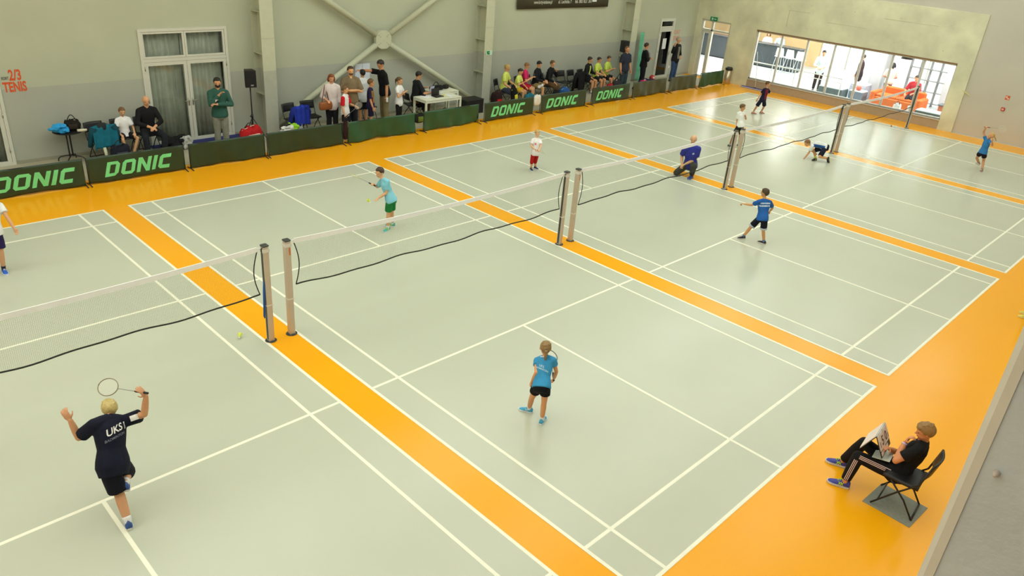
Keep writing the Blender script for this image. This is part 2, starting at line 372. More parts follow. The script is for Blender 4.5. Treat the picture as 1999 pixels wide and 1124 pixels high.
w1 = bpy.data.objects.new('window_1', None); COL.objects.link(w1); w1.location = (XW, (WY0 + WY1)/2, WZ0); w1['kind'] = 'structure'
WF = mat((218, 216, 206), 0.4, 0.02)
part('window_frame', MB().b2((XW + 0.1, WY0, WZ0), (XW + 0.2, WY1, WZ0 + 0.05)).b2((XW + 0.1, WY0, WZ1 - 0.05), (XW + 0.2, WY1, WZ1)).b2((XW + 0.1, WY0, WZ0), (XW + 0.2, WY0 + 0.05, WZ1)).b2((XW + 0.1, WY1 - 0.05, WZ0), (XW + 0.2, WY1, WZ1)), WF, w1)
part('sill', MB().b2((XW - 0.01, WY0, WZ0 - 0.03), (XW + 0.3, WY1, WZ0)), mat((226, 220, 206), 0.5, 0.03), w1)
part('lintel_edge', MB().b2((XW - 0.01, WY0, WZ1), (XW + 0.02, WY1, WZ1 + 0.05)), mat((140, 106, 76), 0.7, 0.1), w1)
my = [WY0 + 0.05] + [WY0 + (WY1 - WY0)*k/7 for k in range(1, 7)] + [WY1 - 0.05]
for k in range(1, 7): part('mullion', MB().b2((XW + 0.09, my[k] - 0.03, WZ0 + 0.05), (XW + 0.21, my[k] + 0.03, WZ1 - 0.05)), WF, w1)
for k in range(7): part('pane', MB().b2((XW + 0.146, my[k] + 0.03, WZ0 + 0.05), (XW + 0.154, my[k + 1] - 0.03, WZ1 - 0.05)), GLASS, w1)

# ---- lounge shell
LW = mat((250, 246, 238), 0.7, 0.02, name='lounge_white')
LF = mat((206, 212, 214), 0.35, 0.04, 0.8, name='lounge_floor')
struct('floor_lounge', MB().b2((XW + 0.02, 2.0, -0.12), (38, 24, 0)), LF)
struct('ceiling_lounge', MB().b2((XW + 0.3, 2.0, 3.4), (38, 24, 3.5)), LW)
struct('wall_lounge', MB().b2((XW + 0.3, 1.8, 0), (38, 2.0, 3.5)).b2((XW + 0.3, 24, 0), (38, 24.2, 3.5)).b2((37.8, 16.4, 0), (38, 24, 3.5)).b2((37.8, 2.0, 0), (38, 6.0, 3.5)).b2((37.8, 6.0, 2.9), (38, 16.4, 3.5)), LW)
struct('wall_back_bar', MB().b2((36.2, 15.2, 0), (36.4, 24, 3.4)), mat((222, 190, 140), 0.6, 0.1, 1.5))
struct('wall_lounge_left', MB().b2((XW + 0.06, YW, 0), (XW + 0.3, 24, 3.5)), LW)
wb = bpy.data.objects.new('window_2', None); COL.objects.link(wb); wb.location = (37.9, 11.2, 0); wb['kind'] = 'structure'
for k in range(6): part('mullion', MB().b2((37.84, 6.0 + 2.08*k - 0.03, 0), (37.96, 6.0 + 2.08*k + 0.03, 2.9)), WF, wb)
for k in range(5): part('pane', MB().b2((37.9, 6.03 + 2.08*k, 0), (37.908, 8.05 + 2.08*k, 2.9)), GLASS, wb)
struct('floor_outside', MB().b2((38, -10, -0.12), (60, 36, -0.02)), mat((225, 224, 216), 0.8, 0.05))
for y, lab in ((10.02, 'light grey concrete pillar in the lounge beside the white seated figure'), (6.95, 'light grey concrete pillar in the lounge behind the small lamp')):
    tag(part('lounge_pillar', MB().box((30.9, y, 1.7), (0.55, 0.55, 3.4), bevel=0.03), mat((200, 202, 206), 0.7, 0.05)), lab, 'pillar')

# ---- wall signs and lettering
RED = mat((222, 88, 36), 0.6, 0.05)
def wall_text(txt, size, x, z, name, label, m=RED, align='LEFT', bold=0.0, y=None):
    return part(name, text_mb(txt, size, (x, (y or YW - 0.004), z), (1, 0, 0), (0, 0, 1), 0.0, align, bold), m, None)
s = thing('wall_lettering', 'orange painted 2/3 TENIS court lettering on the wall', 'lettering', (-0.7, YW, 1.6))
o_ = gy(9, 185, YW)
part('word', text_mb('TENIS', 0.30, (o_.x, YW - 0.004, 1.66), (0.60, 0, 0), (0, 0, 1.0), 0, 'LEFT', 0.010), RED, s)
part('number', text_mb('2/3', 0.32, (o_.x + 0.15, YW - 0.004, 1.91), (0.62, 0, 0), (0, 0, 1.0), 0, 'LEFT', 0.010), RED, s)
part('small_word', text_mb('KORT', 0.085, (o_.x - 0.0, YW - 0.004, 1.93), (0.62, 0, 0), (0, 0, 1), 0, 'LEFT', 0.004), mat((110, 106, 96), 0.6, 0.05), s)
s = thing('wall_lettering', 'faded orange TENIS lettering on the wall beside the narrow glass door', 'lettering', (25.5, YW, 1.7))
o_ = gy(1311, 79, YW)
part('word', text_mb('TENIS', 0.26, (o_.x, YW - 0.004, o_.z), (0.9, 0, 0), (0, 0, 1), 0, 'LEFT', 0.004), mat((222, 140, 110), 0.6, 0.05), s)
part('word', text_mb('KORT', 0.24, (o_.x, YW - 0.004, o_.z + 0.27), (0.9, 0, 0), (0, 0, 1), 0, 'LEFT', 0.004), mat((222, 140, 110), 0.6, 0.05), s)
a = gy(1010, 19, YW - 0.1); b = gy(1187, 14, YW - 0.1)
s = thing('wall_banner', 'dark brown advertising banner with white lettering high on the wall', 'banner', ((a.x + b.x)/2, YW - 0.1, 3.1))
part('sheet', slab_fn(lambda u, v: V((a.x + (b.x - a.x)*u, YW - 0.08 - 0.015*math.sin(u*9), 3.12 + 1.3*v)), 24, 4, (0, 0.006, 0)), mat((66, 62, 44), 0.7, 0.12, 2.0), s, True)
for txt, x, sz in (('www.korty-tenisowe.pl', 0.16, 0.165), ('ul. Lechicka 7', 0.415, 0.17), ('tel. 883 821 361', 0.60, 0.19)):
    part('lettering', text_mb(txt, sz, (a.x + (b.x - a.x)*x, YW - 0.105, 3.29), (0.62 if x < 0.3 else 0.8, 0, 0), (0, 0, 1), 0, 'LEFT', 0.003), mat((206, 206, 190), 0.6, 0.03), s)
lx = a.x + (b.x - a.x)*0.805
part('emblem', MB().box((lx + 0.1, YW - 0.105, 3.42), (0.26, 0.004, 0.2)).box((lx + 0.15, YW - 0.105, 3.56), (0.11, 0.004, 0.12)), mat((225, 232, 228), 0.6, 0.03), s)
GRN = mat((24, 140, 84), 0.5, 0.05)
s = thing('exit_sign', 'small green and white exit sign on the steel column', 'sign', (13.4, 16.77, 1.75))
ec = gy(955, 103, 16.77)
part('plate', MB().box(ec, (0.27, 0.012, 0.15)), mat((196, 226, 200), 0.5, 0.03), s)
part('pictogram', MB().box(ec + V((-0.05, -0.008, 0.035)), (0.13, 0.004, 0.05)).box(ec + V((-0.03, -0.008, -0.03)), (0.1, 0.004, 0.05)).box(ec + V((-0.08, -0.008, 0.0)), (0.05, 0.004, 0.06)), GRN, s)
ec = gx(1394, 37, XW - 0.1); 
s = thing('exit_sign', 'green exit sign hung over the lounge door on the concrete wall', 'sign', (ec.x, ec.y, ec.z))
part('plate', MB().box(ec, (0.05, 0.36, 0.17), bevel=0.008), GRN, s)
part('pictogram', MB().box(ec + V((-0.028, 0.06, 0)), (0.004, 0.07, 0.1)).box(ec + V((-0.028, -0.08, 0)), (0.004, 0.12, 0.03)), mat((210, 230, 214), 0.5, 0.03), s)
part('bracket', MB().box(ec + V((0.06, 0, 0.0)), (0.09, 0.05, 0.05)), STEEL, s)
ec = gx(1967, 191, XW + 0.06)
s = thing('fire_sign', 'small red and white square fire sign on the pale wall', 'sign', ec)
part('plate', MB().box(ec, (0.012, 0.15, 0.15)), mat((216, 92, 60), 0.5, 0.05), s)
part('pictogram', MB().box(ec + V((-0.008, 0.03, 0.02)), (0.004, 0.05, 0.06)).box(ec + V((-0.008, -0.03, -0.03)), (0.004, 0.06, 0.04)), mat((240, 220, 190), 0.5, 0.03), s)
ec = gx(1958, 213, XW + 0.06)
s = thing('call_point', 'small red fire alarm call point on the pale wall', 'alarm', ec)
part('housing', MB().box(ec + V((-0.025, 0, 0)), (0.05, 0.12, 0.12), bevel=0.01), mat((196, 44, 30), 0.4, 0.03), s)
part('button', MB().box(ec + V((-0.053, 0, 0)), (0.008, 0.07, 0.06)), mat((236, 190, 170), 0.4, 0.03), s)
a = gx(1880, 177, XW - 0.0); b = gx(1893, 187, XW + 0.0)
tag(part('tape_strip', MB().tube([a + V((-0.01, 0, 0)), (a + b)/2 + V((-0.012, 0, 0.01)), b + V((-0.01, 0, 0))], [0.012, 0.02, 0.012], 6), mat((214, 212, 130), 0.6, 0.05)), 'short yellowish tape strip on the concrete edge', 'tape')

# ================================================================== NETS AND POSTS
ALU = mat((206, 190, 170), 0.4, 0.03, 3.0, metal=0.25, name='post_aluminium'); DARKM = mat((70, 74, 72), 0.4, 0.05, metal=0.4)
CORD = mat((34, 38, 26), 0.8, 0.05); NETM = mat((120, 122, 98), 0.9, 0.05); TAPE = mat((252, 252, 252), 0.8, 0.03)
NY = 6.7
NETLAB = ['badminton net on the court of the player in navy', 'badminton net in front of the serving boy, on the court of the girl in turquoise', 'badminton net on the court of the kneeling man and the lunging boy', 'badminton net above the crouching boy', 'badminton net in front of the lounge window with the orange sofa']
POSTLAB = {(0, -1): 'net post at the far free end of the net of the player in navy', (0, 1): 'square aluminium net post with a blue rope hanging on it', (1, -1): 'square net post with an orange sticker facing the post with the blue rope', (1, 1): 'square net post between the girl in turquoise and the small boy in red shorts', (2, -1): 'square net post with an orange sticker holding the net of the kneeling man', (2, 1): 'square net post ending the net in front of the kneeling man, behind the lunging boy', (3, -1): 'square net post standing right before the boy in white with black shorts', (3, 1): 'square net post directly behind the crouching boy', (4, -1): 'square net post of the lounge-side net, twin of the one behind the crouching boy', (4, 1): 'single net post in front of the lounge window sofa'}
def post(x, s, ci):
    t = thing('net_post', POSTLAB[(ci, s)], 'net post', (x, NY, 0), 'badminton net posts')
    w = 0.045
    part('shaft', MB().box((x, NY, 0.78), (w*2, w*2, 1.56), bevel=0.008), ALU, t)
    part('groove', MB().b2((x - s*(w + 0.003) - 0.003, NY - 0.02, 0.04), (x - s*(w + 0.003) + 0.003, NY + 0.02, 1.55)), DARKM, t)
    part('cap', MB().box((x, NY, 1.572), (w*2 + 0.008, w*2 + 0.008, 0.024), bevel=0.006), DARKM, t)
    rg = MB().tube([(x, NY, 0.003), (x, NY, 0.012)], [0.088, 0.080], 20); part('floor_socket', rg, DARKM, t)
    part('strap', MB().box((x, NY, 0.62), (w*2 + 0.012, w*2 + 0.012, 0.018)), mat((226, 222, 206), 0.6, 0.03), t)
    part('sleeve_band', MB().box((x, NY, 1.50), (w*2 + 0.012, w*2 + 0.012, 0.05)), mat((222, 218, 206), 0.6, 0.03), t)
    if s < 0 and ci in (1, 2): part('sticker', MB().box((x + 0.02, NY - w - 0.002, 1.40), (0.02, 0.003, 0.12)), mat((222, 110, 60), 0.5, 0.05), t)
    return t
for ci, x0 in enumerate(CX):
    xa, xb = x0 - 0.06, x0 + CW + 0.06
    if ci > 0: post(xa, -1, ci)
    post(xb, 1, ci)
    if ci == 0: post(xa, -1, ci)
    na, nb = xa + 0.12, xb - 0.12
    t = thing('badminton_net', NETLAB[ci], 'net', ((na + nb)/2, NY, 0), 'badminton nets')
    rnd = random.Random(ci + 3); ph = [rnd.uniform(0, 6.28) for _ in range(4)]
    def top(u): return 1.55 - 0.06*4*u*(1 - u)
    def bot(u): return 0.80 - 0.02*4*u*(1 - u) + 0.016*math.sin(u*19 + ph[0]) + 0.009*math.sin(u*41 + ph[1])
    def bx(u): return na + (nb - na)*u
    def sx(u, v):                                     # the net's ends bow inwards halfway down
        k = 0.07*math.sin(math.pi*v)
        return bx(u) + (k*(1 - u*12) if u < 1/12 else (-k*(1 - (1 - u)*12) if u > 11/12 else 0))
    part('top_tape', slab_fn(lambda u, v: V((bx(u), NY - 0.006, top(u) - 0.055 + 0.075*v)), 24, 1, (0, 0.012, 0)), TAPE, t)
    part('tie_cord', MB().tube([(xa + 0.046, NY, 1.545), (na, NY, 1.55)], 0.006, 6), TAPE, t); part('tie_cord', MB().tube([(nb, NY, 1.55), (xb - 0.046, NY, 1.545)], 0.006, 6), TAPE, t)
    N = 64
    part('bottom_cord', MB().tube([(sx(k/N, 1), NY, bot(k/N)) for k in range(N + 1)], 0.011 if ci < 2 else 0.012, 6), CORD, t)
    for u in (0, 1): part('side_cord', MB().tube([(sx(u, k/10), NY, top(u) - 0.05 - (top(u) - 0.05 - bot(u))*k/10) for k in range(11)], 0.008, 6), CORD, t)
    ms = MB(); r = 0.00055
    nvs = 290
    for k in range(1, nvs):
        u = k/nvs; pts = [V((sx(u, v), NY, top(u) - 0.05 - (top(u) - 0.05 - bot(u))*v)) for v in (0, 0.5, 1)]
        for p, q in zip(pts, pts[1:]): ms.add([p + V((-r, 0, 0)), p + V((r, 0, 0)), q + V((r, 0, 0)), q + V((-r, 0, 0))], [(0, 1, 2, 3)])
    for j in range(1, 36):
        v = j/36; P = [V((sx(k/24, v), NY, top(k/24) - 0.05 - (top(k/24) - 0.05 - bot(k/24))*v)) for k in range(25)]
        for p, q in zip(P, P[1:]): ms.add([p + V((0, 0, -r)), q + V((0, 0, -r)), q + V((0, 0, r)), p + V((0, 0, r))], [(0, 1, 2, 3)])
    o = part('mesh', ms, NETM, t); o['kind'] = 'stuff'
# blue rope hanging on the first post pair
xr = CX[0] + CW + 0.06
tag(part('rope', MB().tube([(xr - 0.06, NY - 0.02, 1.02), (xr - 0.075, NY - 0.02, 0.85), (xr - 0.09, NY - 0.03, 0.62), (xr - 0.10, NY - 0.03, 0.46), (xr - 0.085, NY - 0.02, 0.42), (xr - 0.07, NY - 0.02, 0.6), (xr - 0.055, NY - 0.02, 0.95)], 0.009, 6), mat((40, 92, 168), 0.7, 0.1), None, True), 'blue rope loop hanging on a net post beside the orange strip', 'rope')

# ================================================================== BARRIERS
TARP = mat((38, 62, 40), 0.42, 0.12, 3.0, 0.12, 20.0, name='dark_green_tarpaulin'); TARP2 = mat((36, 84, 54), 0.4, 0.12, 3.0, 0.12, 20.0, name='green_tarpaulin'); TARP3 = mat((62, 74, 52), 0.45, 0.12, 3.0, 0.12, 20.0, name='olive_tarpaulin')
LETR = mat((122, 226, 150), 0.5, 0.05, name='pale_green_print')
BAR = [(-2.5, -0.27, 0), (-0.2, 1.95, 0), (2.07, 4.03, 1), (4.09, 6.38, 1), (6.52, 8.88, 2), (9.2, 11.45, 2), (11.7, 13.98, 0), (14.33, 16.77, 0), (17.1, 19.39, 0), (19.62, 21.85, 3), (22.12, 24.1, 3), (24.4, 26.3, 3)]
BLAB = ['green DONIC surround barrier in front of the small pedestal table', 'green DONIC surround barrier in front of the seated boy and bald man', 'plain dark green surround barrier in front of the man in the green sweater', 'plain dark green surround barrier in front of the blue jacket chair', 'plain green wrinkled surround barrier in front of the standing group', 'plain green wrinkled surround barrier in front of the white desk', 'green DONIC surround barrier in front of the steel column with exit sign', 'green DONIC surround barrier with the white bag hung at its end', 'green DONIC surround barrier in front of the three seated lime shirts', 'plain olive surround barrier in front of the woman in black', 'plain olive surround barrier in front of the man in jeans', 'plain green surround barrier in front of the lounge door']
BY, BH = 15.02, 0.62
def ring_poly(x0, x1, z0, z1, w, rnd, open_c=False, sharp=False):
    """quads of a block letter ring"""
    q = []; c = rnd
    O = [(x0 + (0 if sharp else c), z0), (x1 - c, z0), (x1, z0 + c), (x1, z1 - c), (x1 - c, z1), (x0 + (0 if sharp else c), z1), (x0, z1 - (0 if sharp else c)), (x0, z0 + (0 if sharp else c))]
    i = w; I = [(x0 + i, z0 + i*0.8), (x1 - i, z0 + i*0.8), (x1 - i, z0 + i*0.8), (x1 - i, z1 - i*0.8), (x1 - i, z1 - i*0.8), (x0 + i, z1 - i*0.8), (x0 + i, z1 - i*0.8), (x0 + i, z0 + i*0.8)]
    for k in range(8):
        k2 = (k + 1) % 8
        if open_c and k == 2: continue
        q.append([O[k], O[k2], I[k2], I[k]])
    if open_c: pass
    return q
def donic():
    q = ring_poly(0, 0.88, 0, 1, 0.26, 0.2, sharp=True)
    q += ring_poly(1.04, 1.96, 0, 1, 0.26, 0.16)
    q += [[(2.12, 0), (2.38, 0), (2.38, 1), (2.12, 1)], [(2.38, 1), (2.38, 0.62), (2.78, 0), (2.78, 0.40)], [(2.78, 0), (3.04, 0), (3.04, 1), (2.78, 1)]]
    q += [[(3.20, 0), (3.46, 0), (3.46, 1), (3.20, 1)]]
    q += [[(3.62, 0.16), (3.78, 0), (3.88, 0.2), (3.88, 0.2)], [(3.78, 0), (4.42, 0), (4.42, 0.26), (3.88, 0.26)], [(3.62, 0.16), (3.88, 0.2), (3.88, 0.8), (3.62, 0.84)], [(3.62, 0.84), (3.88, 0.8), (3.88, 0.74), (3.78, 1)], [(3.78, 1), (3.88, 0.74), (4.42, 0.74), (4.42, 1)]]
    return q
for bi, (xa, xb, kind) in enumerate(BAR):
    t = thing('surround_barrier', BLAB[bi], 'barrier', ((xa + xb)/2, BY, 0), 'surround barriers')
    rb = random.Random(bi*5 + 1); P = [rb.uniform(0, 6.28) for _ in range(5)]; amp = (0.014, 0.018, 0.032, 0.030)[kind]
    rz = (0.012 if bi % 2 else -0.01)
    def disp(u, v):
        f = (1 - v)
        return amp*(math.sin(u*7 + P[0] + 1.5*v) + 0.6*math.sin(u*17 + P[1] + 4*v) + 0.5*math.sin(u*29 + P[2]))*(0.35 + 0.65*f) - (0.03*f*math.sin(u*math.pi))*(1 if kind == 2 else 0.5)
    def edge(u): return 0.018 + (0.035 if kind >= 2 else 0.02)*(0.5 + 0.5*math.sin(u*11 + P[3]))
    def cl(u, v): return V((xa + 0.012 + (xb - xa - 0.024)*u, BY - 0.016 - disp(u, v) + rz*(u - 0.5), edge(u) + (BH - edge(u))*v))
    m = (TARP, TARP, TARP2, TARP3)[kind]
    if bi == 11: m = TARP2
    part('tarpaulin', slab_fn(cl, 44, 12, (0, 0.003, 0)), m, t, True)
    part('top_bar', MB().tube([(xa, BY, BH - 0.012), (xb, BY, BH - 0.012)], 0.012, 8), BLACK, t, True)
    for x in (xa + 0.006, xb - 0.006):
        u_ = part('upright', MB().tube([(x, BY, 0.02), (x, BY, BH)], 0.011, 8), BLACK, t, True)
        part('foot', MB().tube([(x, BY - 0.17, 0.012), (x, BY, 0.03), (x, BY + 0.17, 0.012)], 0.012, 8), BLACK, u_, True)
    if kind == 0:
        hgt = 0.33; wid = (xb - xa)*(0.70 if bi > 5 else 0.72); z0 = 0.14; x0 = xa + (xb - xa)*(0.21 if bi == 0 else 0.15 if bi == 1 else 0.12)
        mb = MB()
        for q in donic():
            K = 6
            def bl(u, v):
                a = V(q[0]).lerp(V(q[1]), u); b = V(q[3]).lerp(V(q[2]), u); p = a.lerp(b, v)
                X = x0 + (p.x + 0.30*p.y)/4.72*wid; Z = z0 + p.y*hgt
                uu = (X - xa)/(xb - xa); vv = (Z - edge(uu))/(BH - edge(uu))
                return cl(uu, vv) + V((0, -0.006, 0))
            g = grid_fn(bl, K, K); mb.add(g.v, g.f)
        part('lettering', mb, LETR, t, label='pale green DONIC lettering')
# ---- shuttlecocks
def shuttle(p, d, label, group='shuttlecocks', col=(226, 240, 90)):
    p = V(p); d = V(d).normalized(); t = thing('shuttlecock', label, 'shuttlecock', p, group)
    sk = MB(); u, w = perp(d); n = 16; vs = []; 
    for s, r in ((0.012, 0.014), (0.045, 0.024), (0.075, 0.034)): vs += [p + d*s + u*(r*math.cos(6.2832*k/n)) + w*(r*math.sin(6.2832*k/n)) for k in range(n)]
    vs += [v*1.0 for v in vs]
    sk.add(vs[:3*n], [(i*n + k, i*n + (k + 1) % n, (i + 1)*n + (k + 1) % n, (i + 1)*n + k) for i in range(2) for k in range(n)])
    part('skirt', sk, mat(col, 0.6, 0.05), t, True)
    part('cork', MB().ball(p, 0.0145), WHITE, t, True)
shuttle(gz(467, 659, 0.03), (0.5, 0.6, 0.35), 'yellow shuttlecock lying on the court beside the net post')
shuttle(gz(1749, 249, 0.03), (0.4, 0.3, 0.3), 'white shuttlecock lying by the far sideline beside the last post', col=(240, 236, 224))
pw = gz(1741, 246, 0.02)
tag(part('wrist_band', MB().tube([pw + V((-0.06, 0, 0)), pw + V((0.06, 0.04, 0))], 0.02, 10), mat((150, 96, 50), 0.7, 0.1), None, True), 'small brown item lying on the orange edge beside the white shuttlecock', 'litter')

# ================================================================== PEOPLE
SK = (224, 168, 128)
def head_frame(yaw, pitch=0.0, roll=0.0):
    a = math.radians(yaw); p = math.radians(pitch)
    f = V((math.cos(a)*math.cos(p), math.sin(a)*math.cos(p), math.sin(p)))
    r = f.cross(V((0, 0, 1))).normalized(); u = r.cross(f)
    q = math.radians(roll); u2 = u*math.cos(q) + r*math.sin(q); r2 = r*math.cos(q) - u*math.sin(q)
    return r2, f, u2
def lerp(a, b, t): return a + (b - a)*t
TORSO = ((-0.24, .072, .056), (-0.08, .093, .067), (.08, .092, .066), (.33, .079, .057), (.58, .093, .064), (.80, .104, .060), (.93, .074, .046), (1.02, .036, .036))
def torso_rings(J, H, e0, e1, t0, t1, k=1.0, flare=0.0):
    P, N = J['P'], J['N']; hu = (J['hR'] - J['hL']).normalized(); su = (J['sR'] - J['sL']).normalized()
    S = (N - P); Sd = S.normalized(); L = 0.30*H; out = []
    B = J.get('bend')
    ts = [t for t, _, _ in TORSO if t0 < t < t1]; ts = [t0] + ts + [t1]
    for t in ts:
        for i in range(len(TORSO) - 1):
            if TORSO[i][0] <= t <= TORSO[i + 1][0] or i == len(TORSO) - 2:
                a, b = TORSO[i], TORSO[i + 1]; q = max(0, min(1, (t - a[0])/(b[0] - a[0]))); ru = a[1] + (b[1] - a[1])*q; rv = a[2] + (b[2] - a[2])*q; break
        tt = max(0, min(1, t)); U = hu.lerp(su, tt).normalized(); U = (U - Sd*U.dot(Sd)).normalized(); W = Sd.cross(U)
        c = P + S*t if 0 <= t else P + (Sd if not J.get('sit') else J['sitd'])*(t*L)
        if B is not None and 0 < t < 1: c = c + B*(math.sin(math.pi*t))
        e = e0 + (e1 - e0)*(1 - tt) + flare*max(0, (0.3 - t))
        out.append((c, U*(ru*H*k + e), W*(rv*H*k*(1.12 if k > 1.1 else 1) + e)))
    return out
def limb(mb, a, b, c, ra, rb, rc, mid=None, n=12):
    m1 = lerp(a, b, 0.5); m2 = lerp(b, c, 0.32)
    r1 = (ra + rb)/2*1.02; r2 = (mid or (rb*1.06))
    mb.tube([a, m1, b], [ra, r1, rb], n); mb.tube([b, m2, lerp(b, c, 0.7), c], [rb, r2, (r2 + rc*1.2)/2*0.98, rc], n)
    mb.ball(a, ra, 12, 8); mb.ball(b, rb, 12, 8); mb.ball(c, rc, 10, 6)
def hand(mb, w, d, nrm, side, H, curl=0.5, spread=0.12, vs=0.01):
    """palm with four fingers of different lengths and a thumb leaving its side"""
    d = d.normalized(); nrm = (nrm - d*nrm.dot(d)).normalized(); x = d.cross(nrm)*side; s = H/1.7*1.06
    rr = max(0.0085*s, vs*0.80)
    pc = w + d*(0.048*s)
    mb.ball(pc, (0.04*s, 0.052*s, max(0.016*s, vs*1.1)), 12, 8, (x, d, nrm))
    for k, (off, ln) in enumerate(((0.030, 0.072), (0.010, 0.080), (-0.010, 0.075), (-0.030, 0.060))):
        b = w + d*(0.085*s) + x*(off*s); ang = spread*(off/0.03); dd = (d + x*ang).normalized()
        p = [b - d*(0.02*s)]; c = 0.0; q = b
        p.append(q)
        for fr in (0.45, 0.32, 0.23):
            c += curl; dv = dd*math.cos(c) - nrm*math.sin(c)*-1.0; q = q + dv*(ln*fr*s); p.append(q)
        mb.tube(p, [rr*1.05, rr*1.05, rr, rr*0.95, rr*0.85], 8); mb.ball(p[-1], rr*0.85, 8, 6)
    b = w + d*(0.028*s) + x*(0.026*s); t1 = b + (d*0.55 + x*0.75 + nrm*0.3).normalized()*(0.036*s); t2 = t1 + (d*0.85 + x*0.3 + nrm*(0.3 + curl*0.5)).normalized()*(0.034*s)
    mb.tube([b, t1, t2], [rr*1.35, rr*1.15, rr*0.95], 8); mb.ball(t2, rr*0.95, 8, 6)
def shoe(root, ank, toe, H, col, sole=(238, 238, 232), up=V((0, 0, 1)), accent=None):
    """upper with collar, sole and laces; toe = ground point under the toe cap"""
    L = 0.158*H; up = V(up).normalized()
    d = toe - ank; d = (d - up*d.dot(up)).normalized(); x = d.cross(up)
    base = ank - up*(0.047*H); heel = base - d*(0.27*L)
    def P(a, b, c): return heel + d*(a*L) + x*(b*L) + up*(c*L)
    prof = ((0.0, .115, .30), (.06, .15, .40), (.18, .165, .44), (.32, .165, .42), (.48, .165, .33), (.64, .185, .26), (.80, .185, .21), (.92, .15, .16), (1.0, .07, .10))
    m = MB(); n = 12; vs = []; fs = []
    for a, w, h in prof:
        for k in range(n):
            t = 2*math.pi*k/n; cx_, cz = math.cos(t), math.sin(t)
            zz = 0.075 + (h - 0.075)*max(0, cz) if cz > 0 else 0.07 + 0.02*cz
            xx = w*cx_*(1 if cz <= 0 else (1 - 0.42*cz*cz*(h/0.44)))
            vs.append(P(a, xx, zz))
    q = len(prof)
    for i in range(q - 1):
        for k in range(n): fs.append((i*n + k, i*n + (k + 1) % n, (i + 1)*n + (k + 1) % n, (i + 1)*n + k))
    fs += [tuple(range(n - 1, -1, -1)), tuple(range((q - 1)*n, q*n))]
    m.add(vs, fs); s = part('shoe', m, mat(col, 0.6, 0.1, 20.0), root, True)
    so = MB(); ol = [(-0.02, 0.07), (0.03, .14), (.18, .175), (.45, .165), (.66, .195), (.83, .185), (.95, .13), (1.025, .04)]
    out = [(a, b) for a, b in ol] + [(a, -b) for a, b in reversed(ol)]; k = len(out)
    so.add([P(a, b, 0.0) for a, b in out] + [P(a, b*1.04, 0.105) for a, b in out], [tuple(range(k)), tuple(range(2*k - 1, k - 1, -1))] + [((i + 1) % k, i, k + i, k + (i + 1) % k) for i in range(k)])
    part('sole', so, mat(sole, 0.6, 0.03), s)
    la = MB()
    for a, h in ((.40, .385), (.48, .335), (.56, .30)): la.tube([P(a, -.07, h*0.94), P(a, 0, h + .015), P(a, .07, h*0.94)], 0.012*L*1.6, 6)
    part('laces', la, mat(accent or sole, 0.7, 0.05), s, True)
    if accent:
        st = MB()
        for sg in (-1, 1):
            for a0, a1 in ((.30, .42), (.40, .52)): st.tube([P(a0, sg*.165, .12), P((a0 + a1)/2, sg*.16, .2), P(a1, sg*.125, .27)], 0.018*L, 6); st.tube([P(a1, sg*.17, .12), P(a0, sg*.13, .28)], 0.014*L, 6)
        part('side_stripe', st, mat(accent, 0.6, 0.05), s, True)
    return s
